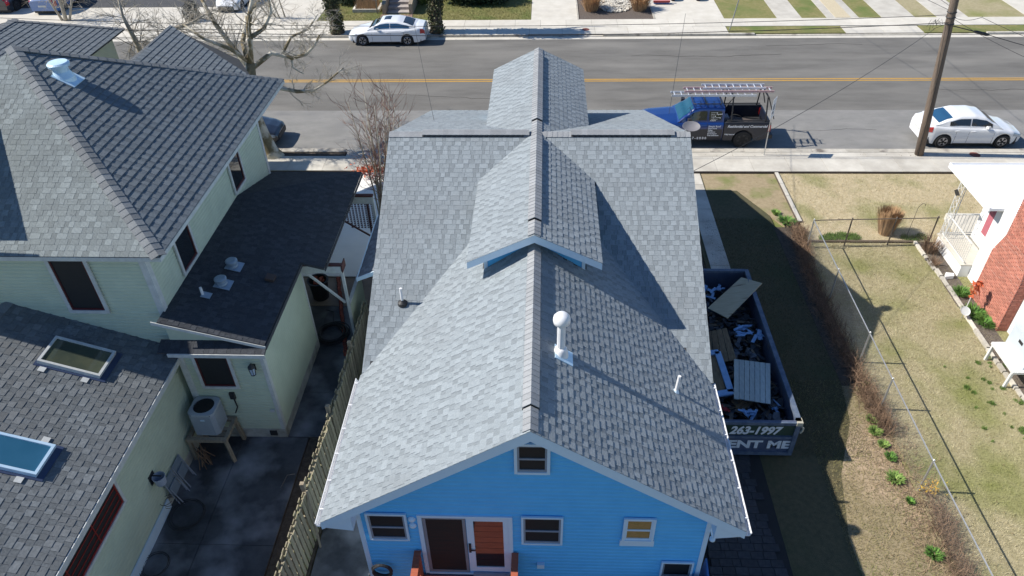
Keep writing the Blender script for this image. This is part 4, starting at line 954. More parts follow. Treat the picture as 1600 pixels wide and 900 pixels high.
# ------------------------------------------------------------------ shadow-box fence between the houses
pf = thing('board_fence', (-5.55,10,0), 'weathered mossy board fence running between the two houses', 'fence')
bm_ = [MB().box(-.011,.011,-.069,.069,0,h).mesh('picket', FENW) for h in (1.44,1.48,1.52)]
k = 0; y = 5.2
while y < 17.6:
    side = .045 if k % 2 else -.045; lean = -.045*math.sin((y-6)*.35)
    x = -5.53 + .03*math.sin(y*.6)
    M = Matrix.Translation((x+side, y, -.02)) @ Matrix.Rotation(lean+random.uniform(-.012,.012), 4, 'Y') @ Matrix.Rotation(random.uniform(-.012,.012), 4, 'X')
    link('picket', random.choice(bm_), pf, M=at(pf, M)); y += .093; k += 1
for z in (.35, .95, 1.36):
    pts = []
    for i in range(26):
        yy = 5.1+i*.5; lean = -.045*math.sin((yy-6)*.35); pts.append((-5.53+.03*math.sin(yy*.6)+z*math.tan(lean), yy, z))
    for i in range(0, 25, 5):
        g = MB()
        for j in range(i, min(i+5, 25)): g.beam(pts[j], pts[j+1], .075, .04)
        g.build('rail', FENW, pf)
for y in (5.6, 8.1, 10.56, 13.03, 15.5): MB().beam((-5.55,y,-.05),(-5.57-.045*math.sin((y-6)*.35)*1.5,y,1.64),.10,.10).build('post', FPOST, pf)
tag(MB().beam((-5.52,10.45,1.5),(-5.32,9.9,.02),.045,.045).build('leaning_stick', FPOST), 'thin pole leaning against the board fence beside its post', 'pole')
g = MB(); pts = [(-5.6,10.6,1.6),(-5.8,10.7,1.8),(-6.0,10.7,1.75),(-6.2,10.6,1.4)]; g.tube(pts,.006,4); tag(g.build('loose_wire', WIRE), 'thin wire curling from the top of the board fence post', 'wire')

# ================================================================== CARS
def lerp_tab(tab, x):
    if x <= tab[0][0]: return tab[0][1]
    for i in range(len(tab)-1):
        a, b = tab[i], tab[i+1]
        if x <= b[0]:
            t = (x-a[0])/(b[0]-a[0]); t2 = t*t*(3-2*t)*.5+t*.5; return a[1]+(b[1]-a[1])*t2
    return tab[-1][1]
class CarShape:
    """x: 0 = front bumper, L = rear bumper; y: 0 = centre line; z up."""
    def __init__(s, L, W, top, width, wheels, rw, roof, bottom=.20, tumble=.30, gx=None, shoulder=.88):
        s.L, s.W, s.top, s.width, s.wheels, s.rw, s.roof, s.bottom, s.tumble, s.gx, s.sh = L, W, top, width, wheels, rw, roof, bottom, tumble, gx, shoulder
    def zb(s, x):
        z = s.bottom + .10*max(0, 1-x/.35) + .12*max(0, 1-(s.L-x)/.45)
        for w in s.wheels:
            r = s.rw*1.16
            if abs(x-w) < r: z = max(z, s.rw + math.sqrt(r*r-(x-w)**2))
        return z
    def half(s, x): return s.W/2*lerp_tab(s.width, x)
    def body(s, x, t):       # t 0 sill .. 1 centre line on top
        w = s.half(x); zt = lerp_tab(s.top, x); zb = s.zb(x); zs = zt-.10
        pts = [(0,w*.955,zb),(.18,w*.99,zb+(zs-zb)*.3),(.38,w*1.0,zb+(zs-zb)*.62),(.52,w*.985,zs),(.60,w*.93,zs+.065),(.70,w*.80,zt),(1,0,zt+.035)]
        for i in range(len(pts)-1):
            a, b = pts[i], pts[i+1]
            if t <= b[0]:
                k = (t-a[0])/(b[0]-a[0]); return Vector((x, -(a[1]+(b[1]-a[1])*k), a[2]+(b[2]-a[2])*k))
        return Vector((x, 0, zt+.035))
    def cab(s, x, t):
        w = s.half(x)*.90; zt = lerp_tab(s.top, x)-.02; zr = max(lerp_tab(s.roof, x), zt+.01)
        h = zr-zt; k = min(1, h/.5); wr = w*(1-s.tumble*k*.75)
        pts = [(0,w,zt),(.45,wr+.02,zr-.10*k),(.55,wr-.05,zr-.035*k),(.7,wr*.7,zr-.01*k),(1,0,zr)]
        for i in range(len(pts)-1):
            a, b = pts[i], pts[i+1]
            if t <= b[0]:
                q = (t-a[0])/(b[0]-a[0]); return Vector((x, -(a[1]+(b[1]-a[1])*q), a[2]+(b[2]-a[2])*q))
    def grid(s, fn, xs, ts, both=True, off=0.0, thick=False):
        g = MB()
        for sg in ((1,-1) if both else (1,)):
            rows = []
            for x in xs:
                row = []
                for t in ts:
                    p = fn(x, t)
                    if off:
                        e = 1e-3; dx = fn(x+e, t)-fn(x-e, t); dt = fn(x, min(1,t+e))-fn(x, max(0,t-e)); n = dx.cross(dt)
                        if n.length > 1e-12:
                            n.normalize()
                            if n.z < 0 and t > .5 or n.y > 0 and t <= .5: n = -n
                            p = p + n*off
                    row.append((p.x, p.y*sg, p.z))
                rows.append(row)
            b = len(g.v); m = len(ts)
            for r in rows: g.v += r
            for i in range(len(xs)-1):
                for j in range(m-1):
                    q = (b+i*m+j, b+(i+1)*m+j, b+(i+1)*m+j+1, b+i*m+j+1); g.f.append(q if sg > 0 else q[::-1])
        return g
def ls(a, b, n): return [a+(b-a)*i/n for i in range(n+1)]
def wheel(parent, x, y, r, wd, rimm, spokes=5, side=-1, nm='wheel'):
    w = thing(nm, (0,0,0), None, None); w.parent = parent; w.location = (x, y, r)
    M = Matrix.Rotation(math.pi/2, 4, 'X')
    MB().lathe([(r*.62,-wd/2),(r*.93,-wd/2),(r,-wd/2+.03),(r,wd/2-.03),(r*.93,wd/2),(r*.62,wd/2)], 28, M).build('tyre', TYRE, w)
    f = side*wd/2
    g = MB(); g.lathe([(r*.64,-wd*.4),(r*.66,wd*.49),(r*.60,wd*.49),(r*.58,wd*.30),(r*.05,wd*.30)] if side < 0 else [(r*.05,-wd*.30),(r*.58,-wd*.30),(r*.60,-wd*.49),(r*.66,-wd*.49),(r*.64,wd*.4)], 28, M)
    g.build('rim', RIMK, w)
    g = MB()
    for k in range(spokes):
        a = 2*math.pi*k/spokes+.3; c, s_ = math.cos(a), math.sin(a); c2, s2 = math.cos(a+.12), math.sin(a+.12); c3, s3 = math.cos(a-.12), math.sin(a-.12)
        yy = f*.93
        for (u, v_) in ((c2,s2),(c3,s3)): g.beam((c*r*.1, yy*.9, s_*r*.1), (u*r*.62, yy, v_*r*.62), .035, .03, up=(0,1,0))
    g.tube([(0,yy*.7,0),(0,yy*.98,0)], r*.13, 12); g.tube([(r*.62*math.cos(a_*math.pi/14), yy, r*.62*math.sin(a_*math.pi/14)) for a_ in range(29)], .014, 5)
    g.build('spokes', rimm, w)
    return w
def sedan(name, label, S, paint, glass_side, glass_rear, glass_front, win, ws, rwin, lampx, tailx, rimm, cat='car', group=None, sunroof=None, tail_t=(.30,.58)):
    root = thing(name, (0,0,0), label, cat, group)
    xs = sorted(set([round(v, 3) for v in ls(0, S.L, 110)]))
    ts = [0,.09,.18,.28,.38,.45,.52,.56,.60,.65,.70,.78,.86,.93,1]
    g = S.grid(S.body, xs, ts)
    for xe, k in ((0,1),(S.L,-1)):                              # close nose and tail
        ring = [tuple(S.body(xe, t)) for t in ts]; cap = ring + [(a,-b,c) for a,b,c in ring[::-1]]
        g.face(cap if k > 0 else cap[::-1])
    g.build('body', paint, root, smooth=True)
    MB().box(.25, S.L-.25, -S.W*.44, S.W*.44, .17, .5).build('underbody', BLK, root)
    gx0, gx1 = S.gx
    cs = ls(gx0, gx1, 60); S.grid(S.cab, cs, [0,.1,.2,.3,.4,.45,.5,.55,.62,.7,.85,1]).build('roof', paint, root, smooth=True)
    S.grid(S.cab, ls(ws[0], ws[1], 14), ls(.60, 1, 6), off=.008).build('windshield', glass_front, root, smooth=True)
    S.grid(S.cab, ls(rwin[0], rwin[1], 12), ls(.62, 1, 6), off=.008).build('rear_window', glass_rear, root, smooth=True)
    for (a, b) in win:
        g = MB()
        xs2 = ls(a, b, 14); rowsA = []
        for sg in (1,-1):
            base = len(g.v)
            for x in xs2:
                lo, hi = .09, .40
                for t in (lo, (lo+hi)/2, hi):
                    p = S.cab(x, t); g.v.append((p.x, (p.y-.009)*sg, p.z+.002))
            for i in range(len(xs2)-1):
                for j in range(2):
                    q = (base+i*3+j, base+(i+1)*3+j, base+(i+1)*3+j+1, base+i*3+j+1); g.f.append(q)
        g.build('side_window', glass_side, root)
    for sg in (1,-1):
        def patch(nm, x0, x1, t0, t1, m, off=.006):
            g = S.grid(S.body, ls(x0, x1, 6), ls(t0, t1, 4), both=False, off=off)
            if sg < 0: g.v = [(a,-b,c) for a,b,c in g.v]
            return g.build(nm, m, root, smooth=True)
        patch('headlight', lampx[0], lampx[1], .44, .58, LAMPW); patch('taillight', tailx[0], tailx[1], tail_t[0], tail_t[1], LAMPR, .010)
        for xd in (win[0][0]-.15, win[0][1]+.03, win[-1][1]-.35): patch('door_seam', xd, xd+.012, .06, .60, BLK, .003)
        for xd in (win[0][1]-.22, win[-1][1]-.45):
            p = S.body(xd, .50); MB().box(p.x, p.x+.17, *sorted((sg*(p.y-.03), sg*(p.y+.01))), p.z-.03, p.z+.0).build('door_handle', paint, root)
        p = S.cab(win[0][0]+.15, 0)
        g = MB(); g.slab([(p.x-.02, sg*(p.y-.02), p.z+.02),(p.x+.14, sg*(p.y-.02), p.z+.02),(p.x+.12, sg*(p.y-.2), p.z+.06),(p.x+.03, sg*(p.y-.2), p.z+.06)], (0,0,.11)); g.build('mirror', paint, root)
        patch('sill', S.wheels[0]+S.rw*1.3, S.wheels[1]-S.rw*1.3, .0, .05, BLK, .004)
        for x in S.wheels: wheel(root, x, sg*(S.W/2-.13), S.rw, .21, rimm, side=sg*1 if sg > 0 else -1)
    MB().box(-.02,.03,-S.W*.3,S.W*.3,.30,.52).build('grille', BLK, root); MB().box(S.L-.04,S.L+.012,-.26,.26,.62,.74).build('number_plate', TRIMC, root)
    if sunroof: S.grid(S.cab, ls(*sunroof, 4), [.8,.9,1], off=.008).build('sunroof', CGLASS, root)
    return root
def place(o, x, y, rz, z=0): o.location = (x, y, z); o.rotation_euler = (0, 0, rz)
# the builder's cars drive towards -x, so rz = 0 faces left
civ = CarShape(4.64, 1.80, [(0,.56),(.12,.68),(.6,.80),(1.25,.92),(2.0,.95),(3.6,1.0),(4.2,1.06),(4.55,1.03),(4.64,.92)], [(0,.70),(.12,.84),(.5,.95),(1.2,1),(3.4,1),(4.2,.95),(4.55,.86),(4.64,.80)],
               (.87,3.57), .325, [(1.18,.92),(1.55,1.12),(2.05,1.36),(2.4,1.41),(3.0,1.40),(3.5,1.28),(3.95,1.12),(4.2,1.04)], gx=(1.2,4.18), tumble=.30)
c1 = sedan('parked_car', 'white coupe-like sedan parked at the far kerb between two ivy-covered trees', civ, CARW, CGLASSB, CGLASS, CGLASS, [(1.62,2.55),(2.60,3.72)], (1.32,1.98), (3.38,3.95), (.10,.55), (4.36,4.63), RIM, group='cars in the street', tail_t=(.40,.56), sunroof=(2.2,2.6))
place(c1, -11.72, 43.35+.9, 0)
maz = CarShape(4.36, 1.72, [(0,.55),(.12,.66),(.6,.82),(1.15,.92),(2.0,.97),(3.4,1.02),(3.95,1.06),(4.28,1.02),(4.36,.90)], [(0,.66),(.12,.82),(.5,.95),(1.2,1),(3.2,1),(3.9,.94),(4.25,.84),(4.36,.76)],
               (.88,3.45), .315, [(1.0,.9),(1.4,1.14),(1.85,1.40),(2.3,1.475),(2.9,1.46),(3.4,1.30),(3.8,1.12),(4.0,1.05)], gx=(1.02,3.98), tumble=.30)
c2 = sedan('parked_car', 'white four-door sedan parked facing right behind the leaning utility pole', maz, CARW, CGLASS, CGLASSB, CGLASS, [(1.50,2.42),(2.47,3.35)], (1.12,1.76), (3.22,3.78), (.10,.50), (4.02,4.33), RIM, group='cars in the street', tail_t=(.42,.56))
place(c2, 21.27, 30.42+.86, math.pi)
blk = CarShape(4.5, 1.80, civ.top, civ.width, (.87,3.5), .32, civ.roof, gx=(1.2,4.18)); blk.L = 4.64
c3 = sedan('parked_car', 'dark blue car parked behind the sycamore trunk at the near kerb', blk, CARK, CGLASS, CGLASSB, CGLASS, [(1.62,2.55),(2.60,3.72)], (1.32,1.98), (3.38,3.95), (.10,.55), (4.28,4.63), RIMK, group='cars in the street')
place(c3, -12.25, 31.2, math.pi)
suv = CarShape(4.6, 1.86, [(0,.75),(.12,.9),(.6,1.0),(1.15,1.05),(2.0,1.08),(3.8,1.12),(4.5,1.12),(4.6,1.0)], [(0,.75),(.12,.88),(.5,.96),(1.2,1),(3.8,1),(4.4,.95),(4.6,.88)],
               (.9,3.6), .36, [(1.0,1.0),(1.4,1.3),(1.85,1.6),(2.3,1.68),(3.6,1.66),(4.2,1.5),(4.5,1.15)], gx=(1.02,4.5), tumble=.22, bottom=.26)
c4 = sedan('parked_car', 'dark car backed on the far lot at the upper left corner', suv, CARK, CGLASS, CGLASS, CGLASS, [(1.50,2.42),(2.47,3.35)], (1.12,1.76), (4.05,4.42), (.10,.5), (4.3,4.59), RIMK, tail_t=(.3,.66), group='cars in the street')
place(c4, -37.0, 53.9, -math.pi/2)
c5 = sedan('parked_car', 'silver blue car with red tail lights on the far lot at the upper left', suv, CARR, CGLASS, CGLASS, CGLASS, [(1.50,2.42),(2.47,3.35)], (1.12,1.76), (4.05,4.42), (.10,.5), (4.3,4.59), RIM, tail_t=(.3,.66), group='cars in the street')
place(c5, -33.6, 53.7, -math.pi/2)
c6 = sedan('parked_car', 'white car nosing out of the far lot behind the bare sycamore branches', maz, CARW, CGLASS, CGLASSB, CGLASST, [(1.50,2.42),(2.47,3.35)], (1.12,1.76), (3.22,3.78), (.10,.50), (4.0,4.33), RIM, group='cars in the street')
place(c6, -21.2, 49.3, math.pi/2)
# pick-up truck
tr = thing('pickup_truck', (0,0,0), 'blue pickup truck with white lettering, dark bed and ladders on its rack', 'pickup truck')
TS = CarShape(5.75, 1.95, [(0,.92),(.12,1.05),(.5,1.12),(1.6,1.20),(2.0,1.22),(5.75,1.22)], [(0,.80),(.15,.93),(.6,.99),(1.2,1),(5.75,1)],
              (.95,4.55), .40, [(1.55,1.18),(1.95,1.50),(2.30,1.80),(2.6,1.88),(3.3,1.88),(3.62,1.86)], gx=(1.58,3.62), bottom=.36, tumble=.22)
ts = [0,.09,.18,.28,.38,.45,.52,.56,.60,.65,.70,.78,.86,.93,1]
g = TS.grid(TS.body, ls(0, 3.62, 90), ts); ring = [tuple(TS.body(0, t)) for t in ts]; g.face(ring + [(a,-b,c) for a,b,c in ring[::-1]])
g.build('body', CARB, tr, smooth=True)
g = TS.grid(TS.body, ls(1.9, 3.60, 40), ls(0, .42, 8), off=.006); g.build('lower_wrap', WRAPK, tr, smooth=True)
g = TS.grid(TS.cab, ls(1.58, 3.62, 50), [0,.1,.2,.3,.4,.45,.5,.55,.62,.7,.85,1]); ring = [tuple(TS.cab(3.62, t)) for t in [0,.1,.2,.3,.4,.45,.5,.55,.62,.7,.85,1]]; g.face((ring + [(a,-b,c) for a,b,c in ring[::-1]])[::-1])
g.build('cab', CARB, tr, smooth=True)
TS.grid(TS.cab, ls(1.66, 2.26, 12), ls(.60, 1, 6), off=.008).build('windshield', CGLASST, tr, smooth=True)
MB().box(3.622,3.635,-.62,.62,1.32,1.72).build('rear_window', CGLASS, tr)
for sg in (-1, 1):
    for (a, b) in ((2.10,2.86),(2.95,3.5)):
        g = MB(); b0 = len(g.v); X = ls(a, b, 8)
        for x in X:
            for t in (.07,.22,.38): p = TS.cab(x, t); g.v.append((p.x, (p.y-.01)*-sg, p.z))
        for i in range(8):
            for j in range(2): g.f.append((i*3+j,(i+1)*3+j,(i+1)*3+j+1,i*3+j+1))
        g.build('side_window', CGLASS, tr)
    p = TS.cab(2.0, 0); MB().slab([(1.98,sg*(.98),1.25),(2.16,sg*.98,1.25),(2.14,sg*1.2,1.27),(2.0,sg*1.2,1.27)],(0,0,.22)).build('mirror', BLK, tr)
    for xd in (2.0, 2.9):
        g = TS.grid(TS.body, [xd, xd+.014], ls(.0, .6, 8), both=False, off=.008); g.v = [(a, b*(-sg) if False else (b if sg < 0 else -b), c) for a, b, c in g.v]; g.build('door_seam', BLK, tr)
    g = MB()                                                     # bed side with wheel arch
    yo = sg*.975; X = ls(3.66, 5.70, 70); b0 = 0
    for x in X:
        zb = TS.zb(x)
        g.v += [(x, yo*.985, zb), (x, yo, zb+(1.16-zb)*.5), (x, yo*.985, 1.14), (x, yo*.96, 1.20), (x, yo-sg*.12, 1.20), (x, yo-sg*.12, .66)]
    for i in range(70):
        for j in range(5):
            a = i*6+j; q = (a, a+6, a+7, a+1); g.f.append(q if sg < 0 else q[::-1])
    g.face([g.v[j] for j in range(6)]); g.face([g.v[70*6+j] for j in range(6)][::-1])
    g.build('bed_side', WRAPK, tr)
    MB().box(3.7,5.66,*sorted((sg*.84,sg*.975)),1.201,1.225).build('bed_rail', BEDK, tr)
    MB().box(5.60,5.712,*sorted((sg*.80,sg*.985)),.80,1.10).build('taillight', LAMPR, tr)
    MB().box(-.01,.2,*sorted((sg*.62,sg*.9)),.72,.95).build('headlight', LAMPW, tr)
    for x in TS.wheels: wheel(tr, x, sg*.84, .40, .26, RIMK, spokes=6, side=sg)
MB().box(3.64,5.64,-.86,.86,.60,.66).build('bed_floor', BEDK, tr); MB().box(3.64,3.70,-.86,.86,.6,1.18).build('bed_front', BEDK, tr)
MB().box(5.64,5.70,-.84,.84,.60,1.20).build('tailgate', WRAPK, tr); MB().box(5.70,5.86,-.95,.95,.44,.62).build('rear_bumper', BLK, tr); MB().box(-.1,.05,-.9,.9,.42,.66).build('front_bumper', BLK, tr)
MB().box(-.03,.06,-.6,.6,.68,.98).build('grille', BLK, tr); MB().box(.3,5.5,-.7,.7,.34,.62).build('chassis', BLK, tr)
g = MB()                                                         # rack
for x in (3.95, 5.45):
    for sg in (-1,1): g.beam((x,sg*.9,1.2),(x-.02,sg*.62,2.28),.05,.05)
    g.beam((x-.02,-.75,2.3),(x-.02,.75,2.3),.05,.05)
for sg in (-1,1): g.beam((3.75,sg*.9,1.3),(5.6,sg*.9,1.3),.04,.04); g.beam((3.64,sg*.75,1.9),(3.93,sg*.62,2.26),.035,.035); g.beam((5.47,sg*.62,2.26),(5.8,sg*.86,1.35),.035,.035)
g.build('ladder_rack', BLK, tr)
g = MB(); g.tube([(2.25,-.55,1.93),(2.25,.55,1.93),(2.35,.6,1.95),(3.45,.6,1.95),(3.5,.5,1.95),(3.5,-.5,1.95),(3.45,-.6,1.95),(2.35,-.6,1.95),(2.25,-.55,1.93)],.022,6); g.beam((2.8,-.6,1.95),(2.8,.6,1.95),.05,.025); g.build('roof_bars', BLK, tr)
g = MB()
for k in range(12): g.beam((3.8+k*.15,-.83,1.0),(3.8+k*.15,-.83,1.19),.025,.03)
g.build('tie_hooks', ALU, tr)
def flat_text(parent, txt, size, p, m=LETW, rot=None, shear=0., bold=.004, sx=1.0):
    me = text_mesh(txt, size, m, depth=.002, shear=shear, bold=bold)
    M = Matrix.Translation(p) @ (rot or Matrix.Rotation(math.pi/2, 4, 'X')) @ Matrix.Diagonal((sx,1,1,1))
    return link('lettering', me, parent, M=M)
YT = -.984
flat_text(tr, "Residential and Commercial", .165, (3.80, YT-.004, 1.00), shear=.25, bold=.006, sx=.93)
flat_text(tr, "Fully Insured", .085, (3.72, YT-.004, .64), bold=.003)
ytop = TS.cab(3.2, .2)
rtw = Matrix.Rotation(math.pi/2-.32, 4, 'X')
for k, tx in enumerate(("Roofing", "Roof Repairs", "Siding", "Vinyl Siding", "Gutters", "Decks")): flat_text(tr, tx, .095, (3.02, TS.cab(3.2, .38-.055*k).y-.024, TS.cab(3.2, .38-.055*k).z-.07), rot=rtw, bold=.004)
for k, tx in enumerate(("Simple Roof", "New Roofs", "Siding", "Windows", "Roof Repair", "Free Estimates")): flat_text(tr, tx, .085 if k else .11, (2.95, YT-.012, 1.02-.085*k), bold=.003)
flat_text(tr, "A 7 - 8 8 0 0", .15, (2.15, YT-.014, .44), bold=.005, sx=1.0)
tl = MB(); tl.lathe([(.18,.0),(.24,.06),(.05,.14)], 14, Matrix.Translation((4.6,.1,.7))); 
place(tr, 4.42, 30.48+.98, 0)
tag(MB().slab([(8.3,31.1,.75),(9.3,30.9,.72),(9.6,31.5,.72),(8.6,31.9,.75)],(0,0,.16)).build('tool_bag', mat('canvas_brown', (.09,.07,.06), rough=.9)), 'brown canvas bag lying in the dark truck bed', 'bag')
tag(MB().box(8.0,8.5,31.5,31.95,.67,.98).box(8.05,8.45,31.55,31.9,.98,1.0).build('tool_box', mat('box_grey', (.3,.3,.32), rough=.6)), 'grey tool box in the dark truck bed behind the cab', 'tool box')
def ladder(label, x0, x1, y0, y1, z, m, rungs, sections=1):
    t = thing('extension_ladder', (x0, y0, z), label, 'ladder', 'ladders on the truck rack')
    MB().box(x0,x1,y0,y0+.03,z,z+.09).build('rail', m, t); MB().box(x0,x1,y1-.03,y1,z,z+.09).build('rail', m, t)
    me = MB().tube([(0,y0+.03,z+.05),(0,y1-.03,z+.05)],.02,6).mesh('rung', ALU, (0,y0,z)); n = rungs
    for k in range(n): link('rung', me, t, M=Matrix.Translation(((x1-x0)*(k+.5)/n, 0, 0)))
    return t
ladder('blue-grey aluminium ladder reaching farthest forward over the cab, lowest on the rack', 5.62, 9.3, 30.75, 31.16, 2.335, ALU, 12)
ladder('pink fibreglass ladder on the rack, between the two aluminium ladders', 6.2, 10.1, 30.95, 31.36, 2.44, FIBR, 13)
ladder('long silver aluminium ladder on top of the rack at the rear', 7.0, 9.75, 31.05, 31.46, 2.545, ALU, 9)

# ================================================================== DUMPSTER
DM = thing('dumpster', (5.5, 16.1, 0), 'dark blue roll-off dumpster with white lettering, full of demolition debris', 'dumpster')
X0, X1, Y0, Y1, ZT = 4.40, 6.68, 12.92, 19.4, 1.40
def side(x0,x1,y0,y1,nm): return MB().box(x0,x1,y0,y1,.15,ZT-.06).build(nm, DUMP, DM)
side(X0,X0+.05,Y0+.05,Y1-.05,'side_wall'); side(X1-.05,X1,Y0+.05,Y1-.05,'side_wall'); side(X0,X1,Y1-.05,Y1,'front_wall')
MB().box(X0,X1,Y0,Y1,.12,.15).build('floor', DUMP, DM)
MB().box(X0,X0+.10,Y0,Y1,ZT-.058,ZT+.03).box(X1-.10,X1+.03,Y0,Y1,ZT-.058,ZT+.03).box(X0+.1,X1-.1,Y1-.1,Y1+.02,ZT-.058,ZT+.028).build('top_rail', mat('dumpster_rail', (.06,.09,.15),(.14,.17,.22), scale=5, rough=.5), DM)
for k in range(9):
    y = Y0+.35+k*.74; MB().box(X1+.001,X1+.075,y,y+.07,.12,ZT-.06).build('rib', DUMP, DM)
gt = MB().box(X0,X1,Y0,Y0+.05,.16,ZT).build('rear_gate', DUMP, DM)
MB().box(X0,X1+.02,Y0-.05,Y0-.002,.78,.86).box(X0,X1+.02,Y0-.05,Y0-.002,.12,.24).box(X0,X1+.02,Y0-.05,Y0-.002,1.30,1.40).box(X1-.1,X1+.02,Y0-.055,Y0-.002,.24,1.30).box(X0,X0+.1,Y0-.055,Y0-.002,.24,1.30).build('gate_frame', mat('dumpster_rail', (1,1,1)), gt)
MB().box(X0+.1,X1-.1,Y0-.012,Y0-.002,.88,1.29).build('sign_plate', DUMPG, gt)
MB().box(X1-.10,X1+.05,Y0-.07,Y0+.12,1.31,1.43).build('corner_cap', mat('cap_rust_pale', (.45,.42,.33), rough=.8), DM)
MB().tube([(X1+.06,Y0-.03,1.02),(X1+.10,Y0-.03,1.1),(X1+.10,Y0-.03,1.2),(X1+.06,Y0-.03,1.24)],.03,8).build('latch', mat('cap_rust_pale', (1,1,1)), DM)
t = flat_text(gt, "263-1997", .40, (4.93-5.5, Y0-.018-16.1, .93), shear=.22, bold=.016, sx=.84)
t = flat_text(gt, "RENT ME", .40, (4.66-5.5, Y0-.018-16.1, .38), shear=.0, bold=.018, sx=1.20)
for yy in (13.3, 18.8):
    for xx in (X0+.2, X1-.3): MB().tube([(xx,yy,.075),(xx+.12,yy,.075)],.075,12).build('roller', BLK, DM)
# debris
g = MB()
for k in range(1500):
    x = random.uniform(X0+.12, X1-.12); y = random.uniform(Y0+.15, Y1-.15)
    z = .62+.22*math.sin(x*2.1+y*.9)*math.cos(y*1.3)+random.uniform(-.12,.18)
    M = Matrix.Translation((x,y,z)) @ Matrix.Rotation(random.uniform(-.7,.7),4,'X') @ Matrix.Rotation(random.uniform(-.7,.7),4,'Y') @ Matrix.Rotation(random.uniform(0,3),4,'Z')
    a = random.uniform(.06,.26); b = random.uniform(.04,.16); g.box(-a/2,a/2,-b/2,b/2,-.006,.008,M)
g.box(X0+.06,X1-.06,Y0+.06,Y1-.06,.15,.45)
g2_ = MB()
for k in range(150):
    x = random.uniform(X0+.3, X1-.3); y = random.uniform(Y0+.3, Y1-.3); a = random.uniform(0,3.14); L = random.uniform(.15,.5)
    p = Vector((x,y,.86+.1*math.sin(x*3)+random.uniform(-.04,.12))); d = Vector((math.cos(a)*L,math.sin(a)*L,random.uniform(-.12,.12))); g2_.beam(p-d*.5,p+d*.5,random.uniform(.03,.11),.02)
tag(g2_.build('broken_lumber', mat('lumber_mixed', (.20,.15,.10),(.10,.085,.075), scale=3, rough=.9, rnd=.5)), 'scattered broken lumber strips mixed into the dumpster rubble', 'lumber', kind='stuff')
g3_ = MB()
for k in range(500):
    x = random.uniform(X0+.15, X1-.15); y = random.uniform(Y0+.2, Y1-.2); z = .80+.12*math.sin(x*2.1+y*.9)+random.uniform(-.05,.14)
    M = Matrix.Translation((x,y,z)) @ Matrix.Rotation(random.uniform(-.6,.6),4,'X') @ Matrix.Rotation(random.uniform(-.6,.6),4,'Y') @ Matrix.Rotation(random.uniform(0,3),4,'Z')
    a = random.uniform(.04,.16); b = random.uniform(.03,.10); g3_.slab([M @ Vector(p) for p in ((-a,-b,0),(a*.7,-b*1.2,.01),(a,b*.4,0),(a*.1,b,.02),(-a*.8,b*.7,0))], M.to_3x3() @ Vector((0,0,.008)))
tag(g3_.build('torn_felt', mat('felt_mixed', (.13,.14,.16),(.07,.07,.08), scale=2, rough=.95, rnd=.6)), 'torn grey felt and shingle pieces over the dumpster load', 'scrap', kind='stuff')
tag(g.build('shingle_rubble', DEBK), 'heap of torn dark shingles filling the dumpster', 'rubble', kind='stuff')
def quad_slab(name, pts, z, th, m, label, cat, tiltz=None):
    P = [Vector((p[0],p[1],z+(tiltz[i] if tiltz else 0))) for i, p in enumerate(pts)]
    n = (P[1]-P[0]).cross(P[2]-P[0]).normalized(); n = n if n.z > 0 else -n
    g = MB(); g.slab(P, n*th); return tag(g.build(name, m), label, cat)
def plank_panel(name, pts, z, m, label, n, back=None, tiltz=(0,0,0,0)):
    t = thing(name, (pts[0][0], pts[0][1], z), label, 'wood panel')
    P = [Vector((p[0],p[1],z+tiltz[i])) for i, p in enumerate(pts)]
    N = (P[1]-P[0]).cross(P[2]-P[0]).normalized(); N = N if N.z > 0 else -N
    for k in range(n):
        a, b = (k+.04)/n, (k+.96)/n
        e = random.uniform(-.015,.015)
        MB().slab([P[0].lerp(P[1],a), P[0].lerp(P[1],b), P[3].lerp(P[2],b)*(1)+(P[3]-P[0])*e, P[3].lerp(P[2],a)+(P[3]-P[0])*e], N*.022).build('plank', m, t)
    for v_ in (.15,.85):
        a = P[0].lerp(P[3],v_)-N*.03; b = P[1].lerp(P[2],v_)-N*.03; MB().beam(a, b, .09, .04, up=N).build('batten', m, t)
    return t
quad_slab('plywood_sheet', [(5.14,17.64),(6.42,19.01),(6.97,18.59),(5.62,17.04)], 1.33, .018, PLYW, 'large pale plywood sheet lying across the far end of the dumpster', 'plywood', (-.1,.05,.14,0))
plank_panel('plank_panel', [(5.51,15.43),(6.50,15.26),(6.15,13.74),(5.21,13.91)], 1.18, PLANKG, 'square panel of grey-green painted planks on top of the debris', 7)
plank_panel('old_board_panel', [(4.95,16.68),(5.58,16.83),(5.62,15.5),(4.75,15.36)], 1.08, PLANKB, 'weathered brown board panel by the house side of the dumpster', 4, tiltz=(0,.05,.0,-.1))
plank_panel('broken_pallet', [(6.35,15.25),(6.62,14.62),(5.40,13.72),(5.2,14.1)], .86, PLANKB, 'broken brown pallet under the grey plank panel', 4)
fm = thing('window_frame_debris', (5.0,15,1.1), 'light blue old window frame thrown on the house side of the dumpster', 'frame')
MB().beam((4.62,15.70,1.12),(5.16,15.80,1.12),.17,.05).build('rail', DEBB, fm); MB().beam((5.12,15.8,1.12),(5.20,14.20,1.12),.18,.05).build('stile', DEBB, fm); MB().beam((4.68,14.10,1.12),(5.28,14.22,1.12),.19,.05).build('rail', DEBB, fm)
MB().box(4.8,5.08,14.3,15.7,1.07,1.09,).build('panel', PLANKB, fm)
